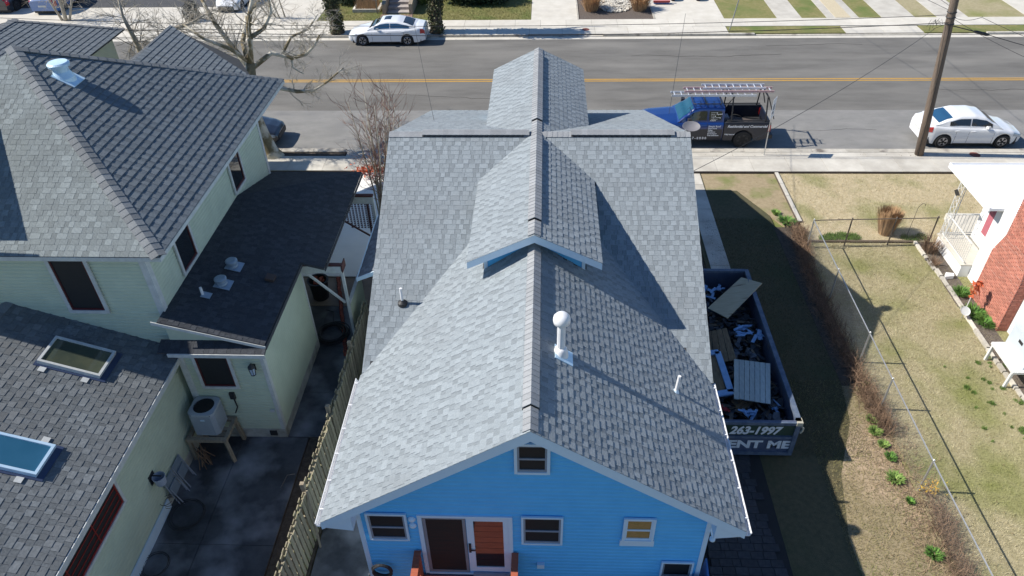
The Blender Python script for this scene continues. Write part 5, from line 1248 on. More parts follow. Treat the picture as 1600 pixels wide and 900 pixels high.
def crumple(name, c, r, m, label, n=7, seed=1):
    rs_ = random.Random(seed); g = MB()
    for k in range(n):
        M = Matrix.Translation((c[0]+rs_.uniform(-r,r),c[1]+rs_.uniform(-r,r),c[2]+rs_.uniform(-.04,.1))) @ Matrix.Rotation(rs_.uniform(0,6.3),4,'Z') @ Matrix.Rotation(rs_.uniform(-.6,.6),4,'X') @ Matrix.Rotation(rs_.uniform(-.4,.4),4,'Y')
        a, b = rs_.uniform(.12,.42), rs_.uniform(.03,.13)
        P = [(-a/2,-b/2,0),(a*.1,-b*.6,.02),(a/2,-b*.3,0),(a*.45,b/2,.03),(-a*.2,b*.6,.0),(-a/2,b*.3,.04)]
        g.slab([M @ Vector(p) for p in P], M.to_3x3() @ Vector((0,0,.012)))
    return tag(g.build(name, m), label, 'scrap')
crumple('siding_scrap', (6.05,16.75,1.02), .22, DEBB, 'crumpled blue-white siding strips in the middle of the dumpster', 13, 3)
crumple('siding_scrap', (6.42,16.55,1.05), .14, DEBB, 'blue-white sheet scraps near the right wall of the dumpster', 5, 4)
crumple('siding_scrap', (5.35,18.7,.95), .2, DEBB, 'blue-white scraps beside the pale plywood sheet', 7, 5)
crumple('siding_scrap', (5.85,18.95,.95), .12, DEBB, 'small blue-white scraps at the far wall of the dumpster', 4, 8)
crumple('siding_scrap', (5.55,13.5,.95), .16, DEBB, 'blue-white strips by the lettered gate below the plank panel', 6, 6)
crumple('siding_scrap', (6.4,13.85,.9), .1, DEBB, 'small blue-white scraps in the near right corner of the dumpster', 4, 7)
crumple('red_scrap', (4.95,13.75,1.0), .10, RUST, 'red scrap beside the eave in the near left of the dumpster', 4, 9)

# ================================================================== WHITE AND BRICK HOUSE (right)
wh = thing('white_house', (14.9, 17, 0), 'white house with red brick chimney and pink shutter at the right edge', 'house')
MB().box(14.85,26,8,20.95,0,3.0).build('wall', WHITEW, wh)
MB().box(15.55,26,20.95,22.7,0,3.0).build('porch_wall', WHITEW, wh)
P = [(14.40,20.65,2.98),(14.40,23.6,2.92),(19.5,23.6,2.95),(19.5,20.65,3.05)]
MB().slab([(14.38,20.65,2.90),(26,20.65,2.96),(26,23.62,2.88),(14.40,23.62,2.86)], (0,0,.09)).build('porch_roof', ROOFW, wh)
MB().box(14.36,14.40,20.66,23.64,2.84,3.02).box(14.40,26,23.62,23.66,2.84,3.0).build('fascia', ROOFW, wh)
MB().slab([(15.0,7.7,3.0),(15.0,20.64,3.0),(20.0,20.64,4.6),(20.0,7.7,4.6)], (0,0,.08)).build('roof', ROOFW, wh)
# chimney: brick courses
ch = thing('chimney', (0,0,0), None, None); ch.parent = wh; BB[ch.name] = (14.9,17,0)
def prof(z):                                   # y range of the stack at height z
    k = min(1, max(0, (z-1.9)/.75)); return 18.10+.15*k, 19.92-.30*k
MB().box(14.53,14.85,18.13,19.89,0,1.9).slab([(14.53,18.13,1.9),(14.53,19.89,1.9),(14.53,19.6,2.65),(14.53,18.27,2.65)],(.32,0,0)).box(14.53,15.1,18.28,19.58,2.65,6).build('mortar_core', MORT, ch)
bms = MB().box(0,.02,0,.190,0,.049).mesh('brick', BRICK); bme = MB().box(0,.1,0,.02,0,.057).mesh('brick', BRICK)
n = 0; stuff = MB(); z = .01; r = 0
while z < 5.2:
    a, b = prof(z); y = a - (.103 if r % 2 else 0)
    while y < b-.03:
        y0, y1 = max(y, a), min(y+.195, b)
        if y1-y0 > .03:
            if y1-y0 > .19 and n < 300 and z < 4.6: link('brick', bms, ch, M=at(ch, Matrix.Translation((14.506+random.uniform(-.002,.003), y0, z)))); n += 1
            else: stuff.box(14.508, 14.53, y0, y1-.005, z, z+.049)
        y += .206
    x = 14.51 + (.05 if r % 2 else 0)
    while x < 14.84: stuff.box(x, min(x+.195,14.85), a+.005, a+.02+.01, z, z+.057); x += .206
    z += .0685; r += 1
stuff.build('brick_field', BRICK, ch, kind='stuff')
for k in range(14): MB().box(14.86,15.02,17.2+0*k,18.1,1.2+k*.13,1.2+k*.13+.09).build('clapboard', mat('board_brown_red', (.25,.11,.08),(.3,.14,.1), rough=.8), wh) if k > 20 else None
# porch
MB().box(14.5,15.55,20.95,22.85,0,.48).build('porch_base', WHITEW, wh); MB().box(14.45,15.6,20.93,22.9,.482,.53).build('porch_floor', CONCW, wh)
MB().box(15.55,17.6,22.7,24.6,0,.3).build('step', CONCW, wh)
sh_ = MB().box(15.50,15.545,21.80,22.20,1.05,2.10).build('shutter', SHUT, wh)
for z in (1.12, 1.60): MB().box(15.485,15.50,21.85,22.15,z,z+.40).build('shutter_panel', SHUT, sh_)
MB().box(15.46,15.55,21.2,21.5,1.25,1.55).build('mail_box', mat('mailbox_blue', (.3,.42,.55), rough=.5), wh); MB().box(15.5,15.55,21.25,21.33,1.75,2.05).box(15.5,15.55,21.38,21.42,1.8,1.95).build('house_number', mat('number_green', (.25,.35,.3), rough=.6), wh)
rl = thing('porch_railing', (0,0,0), None, None); rl.parent = wh; BB[rl.name] = (14.9,17,0)
def railing(a, b, z0, z1, n):
    a = Vector(a); b = Vector(b)
    MB().beam(a+Vector((0,0,z1)), b+Vector((0,0,z1)), .035,.03).build('rail', STEELW, rl); MB().beam(a+Vector((0,0,z0)), b+Vector((0,0,z0)), .03,.02).build('rail', STEELW, rl)
    for k in range(n+1): p = a.lerp(b, k/n); MB().beam(p+Vector((0,0,z0)), p+Vector((0,0,z1)), .014,.014).build('baluster', STEELW, rl)
railing((14.54,20.98,0),(14.54,22.75,0),.62,1.38,16); railing((14.54,22.8,0),(15.9,22.8,0),.62,1.38,11)
for (px_, py_) in ((14.52,22.55),(14.52,22.85),(14.8,22.85)): MB().tube([(px_,py_,.5),(px_,py_,2.9)],.014,6).build('trellis_post', STEELW, rl)
g = MB()
for k in range(9):
    z = .6+k*.26
    for (p, q) in (((14.52,22.55),(14.52,22.85)),((14.52,22.85),(14.8,22.85))):
        g.tube([(p[0],p[1],z),((p[0]+q[0])/2,(p[1]+q[1])/2,z+.13),(q[0],q[1],z)],.008,4); g.tube([(p[0],p[1],z+.26),((p[0]+q[0])/2,(p[1]+q[1])/2,z+.13),(q[0],q[1],z+.26)],.008,4)
g.build('trellis_scroll', STEELW, rl)
tag(MB().slab([(14.44,22.6,2.3),(14.40,22.45,2.38),(14.42,22.75,2.46),(14.46,22.95,2.3),(14.44,22.7,2.22)],(.03,.02,0)).build('bird_ornament', BLK), 'black bird ornament fixed on the white porch trellis', 'ornament')
# garden bed beside the white house
g = MB(); g.slab([(13.95,23.0,-.02),(14.5,23.0,-.02),(14.5,14.2,-.02),(13.98,14.2,-.02),(13.83,19.6,-.02)], (0,0,.045)); g.build('flower_bed', MULCH, kind='structure')
bd = thing('stone_border', (13.9,19,0), 'pale stone and timber border between lawn and flower bed of the brick house', 'border')
y = 23.0; 
while y > 14.6:
    L = random.uniform(.35,.9) if y > 17.6 else random.uniform(.22,.4)
    xc = 13.88+.05*math.sin(y); MB().slab([(xc-.055,y,0),(xc+.055,y,0),(xc+.05+random.uniform(-.01,.01),y-L+.03,0),(xc-.05,y-L+.03,0)],(0,0,.08+random.random()*.04)).build('stone', STONE, bd); y -= L
def tuft(name, c, r, h, n, m, label, cat='plant', wd=.012, group=None, spread=1.0, z=0):
    g = MB()
    for k in range(n):
        a = random.uniform(0,6.283); q = r*math.sqrt(random.random())*.55; x, y = c[0]+q*math.cos(a), c[1]+q*math.sin(a)
        a2 = a+random.uniform(-.5,.5); l = r*random.uniform(.2,1)*spread; hh = h*random.uniform(.55,1.1)
        s = Vector((-math.sin(a2)*wd, math.cos(a2)*wd, 0)); p0 = Vector((x,y,z)); p1 = Vector((x+l*.5*math.cos(a2), y+l*.5*math.sin(a2), z+hh*.75)); p2 = Vector((x+l*math.cos(a2), y+l*math.sin(a2), z+hh))
        b = len(g.v); g.v += [tuple(p0-s), tuple(p0+s), tuple(p1+s), tuple(p1-s), tuple(p2)]; g.f += [(b,b+1,b+2,b+3),(b+3,b+2,b+4)]
    return tag(g.build(name, m), label, cat, group)
for i, (x, y, r) in enumerate(((14.2,19.95,.28),(14.15,18.95,.35),(14.3,18.45,.33))):
    tuft('green_plant', (x,y), r, .22, 260, LEAFG, ('bright green clump in the flower bed between the white stones and the red leaf ornament','green clump of leaves below the red leaf ornament','green ground plants at the foot of the brick chimney')[i])
tuft('bare_shrub', (14.15,22.45), .45, .6, 220, TWIG, 'bare brown twiggy shrub at the corner of the white porch', 'shrub', .006)
tuft('bare_shrub', (13.95,21.6), .3, .3, 110, TWIG, 'low bare stems in the flower bed below the white porch', 'shrub', .006)
lo = thing('leaf_ornament', (13.95,19.15,0), 'red leaf-shaped ornament on a stake beside the brick chimney', 'ornament')
MB().tube([(13.9,19.0,0),(13.93,19.05,.75)],.014,6).build('stake', STEELW, lo)
g = MB()
for k in range(46):
    a = rng.normal(0,1,3); c = Vector((13.93+a[0]*.09,19.06+a[1]*.05,.98+a[2]*.12)); r = Vector(rng.normal(0,.06,3)); s = Vector(rng.normal(0,.06,3)); g.face([c-r,c+s,c+r])
g.build('leaves', REDF, lo)
rd = thing('round_reflector', (13.7,18.73,0), 'small pale round dish on a stake at the lawn edge by the chimney', 'dish')
MB().tube([(13.7,18.73,0),(13.7,18.73,.25)],.012,6).build('stake', GALV, rd); g = MB(); g.lathe([(.01,0),(.12,.01),(.16,.05),(.12,.03),(.01,.02)],20,Matrix.Translation((13.7,18.72,.3)) @ Matrix.Rotation(R_(35),4,'X')); g.build('bowl', mat('bowl_grey', (.6,.62,.6), rough=.5), rd)
tag(MB().slab([(13.98,20.75,.02),(14.3,20.8,.02),(14.35,20.95,.02),(14.1,21.0,.02)],(0,0,.14)).build('garden_stone', WHITEW), 'white stone figure lying in the flower bed below the porch', 'stone')
g = MB(); g.lathe([(.05,0),(.09,.05),(.04,.1)],8,Matrix.Translation((13.85,21.9,0))); tag(g.build('dark_pebble', BLK), 'small dark ornament on the mulch near the bare stems', 'ornament')
ct = thing('white_table', (14,16,0), 'white painted stand holding the grey metal box at the right edge', 'stand')
MB().box(13.55,14.65,15.55,16.85,.60,.68).build('top', STEELW, ct)
for (x, y) in ((13.6,15.62),(13.6,16.78),(14.55,15.62),(14.55,16.78)): MB().beam((x-.03,y,0),(x,y,.6),.07,.07).build('leg', STEELW, ct)
cb = thing('metal_box', (14.2,16.2,.68), 'grey metal utility box standing on the white stand at the right edge', 'utility box')
MB().slab([(13.86,15.66,.685),(14.6,15.66,.685),(14.6,16.74,.685),(13.86,16.74,.685)],(0,0,.85)).build('case', mat('box_pale', (.55,.60,.64),(.5,.56,.6), scale=4, rough=.45), cb)
MB().box(13.82,14.64,15.62,16.78,1.536,1.58).build('lid', mat('box_pale', (1,1,1)), cb); MB().box(13.85,13.858,16.1,16.3,1.2,1.3).build('latch', BLK, cb)

# ================================================================== CHAIN-LINK FENCES
def chainlink(name, pts, h, label, posts, dark=False):
    t = thing(name, (pts[0][0], pts[0][1], 0), label, 'fence')
    m = mat('fence_pipe_dark', (.12,.10,.08), rough=.6) if dark else GALV
    MB().tube([(x,y,h) for x,y in pts],.018,8).build('top_rail', m, t)
    for (x,y) in posts: MB().tube([(x,y,0),(x,y,h+.04)],.026,8).lathe([(.03,0),(.03,.03),(.005,.06)],8,Matrix.Translation((x,y,h+.03))).build('post', m, t)
    g = MB()
    for i in range(len(pts)-1):
        a = Vector((*pts[i],0)); b = Vector((*pts[i+1],0)); L = (b-a).length; d = (b-a)/L; s = -h
        while s < L:
            for (s0, s1, z0, z1) in ((s,s+h,.03,h-.01),(s,s+h,h-.01,.03)):
                u0, u1 = max(0,s0), min(L,s1)
                if u1 <= u0: continue
                f = lambda u: z0+(z1-z0)*(u-s0)/(s1-s0)
                p, q = a+d*u0, a+d*u1; g.tube([(p.x,p.y,f(u0)),(q.x,q.y,f(u1))],.0010,3,caps=False)
            s += .075
    g.build('wire_mesh', mat('fence_wire_dark', (.2,.18,.15), rough=.6) if dark else GALV, t, kind='stuff')
    return t
chainlink('chain_link_fence', [(9.80,22.7),(9.74,17.8),(9.68,11.5),(9.74,3)], 1.18, 'long galvanised chain-link fence between the shaded yard and the brick house lawn', [(9.8,22.68),(9.76,19.7),(9.73,16.6),(9.70,14.7),(9.68,11.9),(9.7,8.6)])
chainlink('chain_link_fence', [(9.86,22.75),(14.35,22.95)], 1.15, 'rusty wire cross fence behind the front lawn, running to the white porch', [(11.2,22.8),(12.8,22.87),(14.3,22.95)], dark=True)
MB().box(10.0,13.95,22.98,23.08,-.02,.07).build('garden_kerb', mat('timber_dark', (.12,.09,.06), rough=.9), kind='structure')
sb = thing('ornamental_grass', (12.95,23.6,0), 'dry brown clump of cut ornamental grass behind the wire fence', 'shrub')
g = MB()
for k in range(1300):
    a = random.uniform(0,6.283); q = .22*math.sqrt(random.random()); x, y = 12.95+q*math.cos(a), 23.6+q*math.sin(a); l = q*random.uniform(.7,1.3)+.05; hh = random.uniform(.85,1.12)*(1-q*.3)
    p0 = Vector((x,y,0)); p1 = Vector((x+l*math.cos(a), y+l*math.sin(a), hh)); s = Vector((-math.sin(a),math.cos(a),0))*.007; g.face([p0-s,p0+s,p1+s*.7,p1-s*.7])
g.build('stems', STRAW, sb)
g = MB(); g.tube([(13.75,23.5,0),(13.78,23.5,1.25),(13.9,23.5,1.42),(14.0,23.5,1.38),(14.02,23.5,1.3)],.008,5); tag(g.build('plant_hook', BLK), 'thin black shepherd hook behind the wire cross fence', 'hook')

# dead brush along the chain-link fence
def brush(name, m, pts, label, n, h, wd=.35):
    g = MB()
    for k in range(n):
        i = random.randrange(len(pts)-1); t = random.random(); c = [pts[i][j]+(pts[i+1][j]-pts[i][j])*t for j in (0,1)]
        x = c[0]+random.gauss(0,wd*.4); y = c[1]+random.gauss(0,.12); a = random.uniform(0,6.28); l = random.uniform(.1,.5); hh = random.uniform(.15,1)*h
        b = Vector((x,y,0)); m_ = b+Vector((l*.45*math.cos(a),l*.45*math.sin(a),hh*.7)); e = b+Vector((l*math.cos(a+.6),l*math.sin(a+.6),hh)); s = Vector((math.sin(a),-math.cos(a),.3))*.0045
        v = len(g.v); g.v += [tuple(q) for q in (b-s,b+s,m_+s,m_-s,e)]; g.f += [(v,v+1,v+2,v+3),(v+3,v+2,v+4)]
        if random.random() < .6:
            e2 = m_+Vector((random.gauss(0,.12),random.gauss(0,.12),random.uniform(0,.2))); v = len(g.v); g.v += [tuple(q) for q in (m_-s,m_+s,e2)]; g.f.append((v,v+1,v+2))
    return tag(g.build(name, m), label, 'brush', kind='stuff')
brush('dead_brush', TWIG, [(9.75,23.9),(9.45,21.5),(9.35,18.5),(9.45,15.5),(9.55,13.8)], 'dead brown brush tangled along the shaded side of the chain-link fence', 4600, .48)
brush('dead_brush', TWIG, [(9.9,11.4),(9.8,10.2),(9.75,8.8)], 'dry brown weeds along the near end of the chain-link fence', 900, .4, .3)
brush('leaf_litter', mat('leaf_tan', (.35,.26,.17),(.25,.17,.1), scale=4, rough=1, rnd=.4), [(9.6,14),(9.45,9),(9.3,7)], 'tan leaf litter and short dry stems in front of the fence', 2600, .10, .9)
for i, (x, y, r, lb) in enumerate(((9.58,15.6,.13,'small green weed farthest up the strip, at the edge of the dead brush'),(9.29,14.23,.17,'green weed just below the end of the dead brush'),(9.23,13.81,.2,'leafy green weed, third down the dry strip from the brush'),(9.30,13.35,.16,'pale green weed above the shadow notch of the house'),
        (9.34,12.93,.17,'dark green weed beside the jog in the shadow edge'),(9.20,12.23,.24,'bright yellow-green weed, widest on the dry strip'),(9.33,11.54,.12,'small dark weed left of the yellow bush'),(9.32,10.06,.22,'round dark green weed nearest the bottom edge'),(9.46,24.33,.38,'lush green clump at the far corner of the shaded yard'),(9.2,24.95,.2,'small green patch beyond the lush corner clump'))):
    tuft('weed', (x,y), r*.85, .08+r*.3, 220 if r > .15 else 130, LEAFG if i in (4,6,7,8) else mat('weed_light', (.16,.26,.05),(.22,.33,.08), scale=9, rough=.8, rnd=.35), lb, wd=.016, group='weeds on the dry strip')
yb = thing('yellow_bush', (9.82,11.75,0), 'small bare bush with yellow and orange leaves by the chain-link fence', 'shrub')
g = MB()
for k in range(26):
    a = random.uniform(0,6.28); g.tube([(9.82,11.75,0),(9.82+.15*math.cos(a),11.75+.15*math.sin(a),.3),(9.82+.4*math.cos(a+.3),11.75+.4*math.sin(a+.3),.25+random.random()*.35)],.004,3)
g.build('twigs', TWIG, yb)
g = MB()
for k in range(120):
    a = rng.normal(0,1,3); c = Vector((9.84+a[0]*.13,11.72+a[1]*.12,.38+a[2]*.09)); r = Vector(rng.normal(0,.02,3)); s = Vector(rng.normal(0,.025,3)); g.face([c-r,c+s,c+r])
g.build('leaves', mat('leaf_yellow', (.6,.42,.05),(.5,.25,.05), scale=9, rough=.8, rnd=.3), yb)

# ================================================================== SIGN, POLE, WIRES
sg_ = thing('street_sign', (9.79,29.57,.12), 'white parking sign on a slender steel post beside the truck', 'sign')
MB().beam((9.79,29.57,.0),(9.74,29.6,2.72),.035,.035).build('post', GALV, sg_)
Msg = frame3((math.cos(R_(58)), math.sin(R_(58)), 0), (.0,.02,1), (9.745,29.59,2.35))
MB().box(-.23,.23,-.45,.45,.022,.028,Msg).build('panel', LETW, sg_)
for k, (tx, sz, yy) in enumerate((("NO",.2,.18),("PARKING",.09,.02),("HERE TO",.08,-.1),("CORNER",.09,-.24))):
    pass
g = MB()
Mm = Msg; g.box(-.09,.09,.15,.17,.029,.033,Mm)
for k in range(14):
    a0 = k*math.pi/7; p = Mm @ Vector((.09*math.cos(a0),.0+.09*math.sin(a0)+.02,.031)); q = Mm @ Vector((.09*math.cos(a0+.45),.09*math.sin(a0+.45)+.02,.031)); g.tube([p,q],.012,4)
g.box(-.12,.12,-.20,-.17,.029,.033,Mm); g.box(-.10,.10,-.26,-.235,.029,.033,Mm)
g.build('printed_mark', mat('sign_ink', (.05,.05,.05), rough=.6), sg_)
s2 = thing('street_sign', (11.35,45.4,.1), 'thin grey sign post at the far kerb, cut by the top edge of the photo', 'sign')
MB().beam((11.3,45.4,.0),(11.75,45.4,3.2),.05,.05).build('post', GALV, s2)
def pole_x(z): return 16.55-.115*z + .0*z
up = thing('utility_pole', (16.55,29.65,0), 'leaning brown wooden utility pole carrying many cables at the right', 'utility pole')
MB().tube([(pole_x(z),29.65,z) for z in (0,2,4,6,8,10.5)],[.185,.175,.165,.155,.145,.13],16).build('shaft', POLEW, up, smooth=True)
for z in (5.85,6.1,6.3): MB().tube([(pole_x(z)+.17*math.cos(a*.55),29.65+.17*math.sin(a*.55),z) for a in range(12)],.02,5).build('clamp', BLK, up)
g = MB(); g.tube([(16.42,29.49,.1),(pole_x(3)-.03,29.49,3),(pole_x(6)-.02,29.5,6)],.012,5); g.build('ground_wire', WIRE, up)
MB().beam((9.5-9.5+pole_x(9.6)-.0,28.4,9.6),(pole_x(9.6),30.9,9.6),.1,.12).build('crossarm', POLEW, up)
def cable(a, b, sag, r, label, name='cable', m=None, n=18, group=None):
    a = Vector(a); b = Vector(b); pts = [a.lerp(b, i/n) - Vector((0,0,sag*4*(i/n)*(1-i/n))) for i in range(n+1)]
    return tag(MB().tube(pts, r, 5).build(name, m or WIRE), label, 'cable', group)
p6 = lambda z: (pole_x(z), 29.55, z)
def P3(c): return c
cable((pole_x(6.15)-.1,29.6,6.2), (-25,29.6,6.45), .45, .011, 'upper cable running left along the near kerb from the utility pole')
cable((pole_x(5.9)-.1,29.5,5.93), (-25,29.3,6.3), .55, .014, 'thicker lower cable running left along the near kerb from the utility pole')
cable((pole_x(5.8)+.1,29.5,5.80), (17.15,29.6,5.50), .0, .020, 'short thick cable from the pole to the splice case', n=2)
sp = MB(); sp.tube([(16.9,29.6,5.56),(17.0,29.6,5.53),(17.45,29.6,5.42),(17.55,29.6,5.40)],[.03,.06,.06,.03],10); tag(sp.build('splice_case', BLK), 'black splice case hanging on the cable right of the pole', 'splice case')
cable((17.55,29.6,5.40), (22,29.6,4.3), .05, .014, 'thick black cable falling right from the splice case')
cable((pole_x(6.1),29.5,6.1), (19.6,24.6,5.2), .2, .008, 'thin service wire falling right from the pole, lowest of two')
cable((17.1,29.7,6.05), (21.5,25.0,5.4), .2, .008, 'thin service wire falling right beyond the splice case')
cable((pole_x(6.1)+.1,29.6,6.1), (17.1,29.7,6.08), .12, .009, 'slack wire loop just right of the pole')
cable((15.25,29.4,5.72), (4.15,18.0,5.85), .25, .008, 'thin service wire from the pole to the right ridge end of the blue house')
cable((pole_x(5.7)-.1,29.55,5.9), (15.2,29.4,5.72), .0, .008, 'short tail of the service wire beside the pole', n=2)
cable((pole_x(6.4)-.1,29.7,6.35), (10.5,46.5,7.4), .15, .009, 'wire from the pole crossing the street to the upper left')
cable((pole_x(6.5)-.1,29.7,6.5), (13.5,46.5,8.0), .15, .009, 'second wire from the pole crossing the street, farther right')
cable((-5.8,32.4,6.0), (-3.6,22.5,5.0), .2, .008, 'thin wire dropping to the left front of the blue house')
cable((6.2,33.0,5.2), (4.3,23.6,4.9), .1, .008, 'thin wire dropping to the right front of the blue house')
cable((-30,45.6,7.6), (40,45.6,7.5), .5, .010, 'overhead cable along the far kerb, upper of two', m=mat('cable_grey', (.35,.37,.4), rough=.6))
cable((-30,45.4,7.2), (40,45.4,7.1), .5, .010, 'overhead cable along the far kerb, lower of two', m=mat('cable_grey', (1,1,1)))
g = MB()
for k in range(16):
    a = rng.normal(0,1,3); p = Vector((pole_x(6)-.55+a[0]*.15,29.5,6.0+a[2]*.1)); g.tube([p, p+Vector((a[1]*.12,0,-.12-abs(a[0])*.1))],.006,4)
tag(g.build('drop_wires', WIRE), 'small bundle of loose wire ends just left of the utility pole', 'wire')
for (x, y, lb) in ((2.58,45.7,'reddish iron cover in the far sidewalk'),(18.93,29.62,'reddish iron cover in the near sidewalk behind the white sedan')):
    g = MB(); g.lathe([(.23,.118),(.22,.132),(.05,.13)],20,Matrix.Translation((x,y,0))); tag(g.build('utility_cover', MANH), lb, 'utility cover')

g = MB()
for (xa, ya, L, sd) in ((5,41.6,9,1),(-9,36.2,7,2),(13,43.1,6,3),(12,32.2,4,4),(-2,33.4,5,5),(20,36.9,8,6)):
    rr = random.Random(sd); x, y = xa, ya; pts = []
    for k in range(int(L*3)): pts.append((x, y, .003)); x += .33; y += rr.gauss(0,.06)
    for p, q in zip(pts, pts[1:]): g.beam(p, q, rr.uniform(.008,.02), .004)
g.build('road_crack', mat('crack_dark', (.05,.048,.045), rough=1), road)
g = MB()
for k in range(420):
    x = random.uniform(-12, 24); y = random.choice((random.gauss(30.3,.12), random.gauss(44.3,.15), random.gauss(29.6,.1))); 
    if y > 44.34 and y < 0: continue
    a = random.uniform(0,6.28); s_ = random.uniform(.015,.045); z = .128 if 29.42 < y < 30.145 else .006
    c, d = math.cos(a)*s_, math.sin(a)*s_; g.face([(x-c,y-d,z),(x+d*.5,y-c*.5,z+.006),(x+c,y+d,z)])
tag(g.build('gutter_litter', mat('litter_leaf', (.16,.10,.05),(.09,.06,.035), scale=3, rough=1, rnd=.4)), 'dead leaves scattered along both kerbs of the street', 'leaves', kind='stuff')
g = MB()
for k in range(900):
    x = random.uniform(7.4, 14.0); y = random.uniform(8, 27.5); a = random.uniform(0,6.28); s_ = random.uniform(.012,.035)
    c, d = math.cos(a)*s_, math.sin(a)*s_; g.face([(x-c,y-d,.045),(x+d*.6,y-c*.6,.055),(x+c,y+d,.045)])
tag(g.build('fallen_leaves', mat('litter_leaf', (1,1,1))), 'small dead leaves scattered over the yard and side lawn', 'leaves', kind='stuff')

# ================================================================== TREES
def branch_tree(root, limbs, m, twigm, levels=3, seed=1, twig_r=.006, spread=.75, ratio=.62, density=3, wander=.12, gravity=0.0, n_t=5):
    R = random.Random(seed); tw = MB()
    def grow(p, d, L, r, lv):
        n = 4; pts = [p]; rad = [r]; q = p
        for i in range(n):
            d = (d + Vector((R.gauss(0,wander),R.gauss(0,wander),R.gauss(0,wander)+gravity))).normalized(); q = q + d*(L/n); pts.append(q); rad.append(max(twig_r*.5, r*(1-.6*(i+1)/n)))
        tw.tube(pts, rad, 4 if lv < levels else 5, caps=False)
        if lv > 0:
            for k in range(density):
                i = R.randint(1, n); b = pts[i]; ax = Vector((R.gauss(0,1),R.gauss(0,1),R.gauss(0,1))).normalized()
                nd = (d + ax*spread).normalized(); grow(b, nd, L*ratio*R.uniform(.7,1.2), max(twig_r, rad[i]*.6), lv-1)
    for li, (pts, rads, lv, L) in enumerate(limbs):
        MB().tube(pts, rads, 9).build('limb' if li else 'trunk', m, root, smooth=True)
        P_ = [Vector(p) for p in pts]; nn = len(P_)
        if lv is None: continue
        for k in range(n_t*(nn-1)):
            t = (k+1)/(n_t*(nn-1))*(nn-1); i = min(int(t), nn-2); q = P_[i].lerp(P_[i+1], t-i); d = (P_[i+1]-P_[i]).normalized(); r = rads[i]*.4
            if t < (nn-1)*.25: continue
            ax = Vector((R.gauss(0,1),R.gauss(0,1),R.gauss(0,.8)+.25)).normalized(); grow(q, (d*.5+ax).normalized(), L*R.uniform(.6,1.2), min(max(twig_r*1.6, r*.55),.035), lv)
    tw.build('twigs', twigm, root, kind='stuff')
    return root
V = Vector
sy = thing('sycamore_tree', (-12.33,29.5,0), 'bare mottled sycamore leaning beside the sage house at the near kerb', 'tree')
tx = -12.33
branch_tree(sy, [
    ([(-12.15,29.5,-.05),(-12.3,29.5,.35),(-12.45,29.5,1.2),(-12.58,29.5,2.0),(-12.42,29.5,3.4),(-12.3,29.6,4.4)], [.46,.33,.27,.25,.22,.2], None, 0),
    ([(-12.35,29.6,4.2),(-12.75,29.9,4.5),(-13.2,30.2,5.0),(-13.6,30.2,5.8),(-13.95,30.3,6.8)], [.13,.12,.11,.09,.06], 2, 1.1),
    ([(-12.3,29.6,4.35),(-12.0,29.3,5.2),(-11.85,29.2,6.0),(-11.6,29.2,6.7),(-11.3,29.2,7.4)], [.14,.12,.10,.09,.07], 2, 1.1),
    ([(-12.35,29.7,4.1),(-11.6,30.4,4.5),(-10.8,30.5,4.25),(-10.2,30.6,4.35),(-9.75,30.6,4.75),(-9.45,30.6,5.2)], [.12,.10,.085,.07,.055,.035], 2, .8),
    ([(-12.4,29.7,3.5),(-11.5,30.0,3.12),(-10.7,30.0,2.95),(-9.98,30.0,2.98),(-9.35,30.0,3.35),(-8.5,30.0,4.0)], [.10,.09,.085,.06,.045,.03], 2, .75),
    ([(-12.4,29.7,4.3),(-12.9,30.8,4.8),(-13.0,32.2,5.5),(-12.4,33.6,6.1)], [.12,.10,.08,.05], 2, 1.0),
    ([(-12.3,29.6,4.4),(-12.7,29.0,5.2),(-13.6,28.8,5.7),(-14.3,28.8,6.3)], [.10,.08,.06,.04], 2, .9),
    ([(-11.85,29.2,5.6),(-11.3,29.4,5.9),(-10.9,29.5,6.5),(-10.9,29.6,7.3)], [.09,.08,.06,.04], 2, .9),
    ([(-10.8,30.5,4.3),(-10.9,30.6,3.8),(-10.5,30.7,3.45)], [.05,.04,.025], 1, .5),
    ([(-11.2,30.5,4.4),(-10.9,31.2,4.9),(-10.3,31.9,5.0),(-9.9,32.3,5.5)], [.07,.06,.045,.03], 2, .8)], BARKS, BARKT, levels=2, seed=5, density=4, n_t=6)
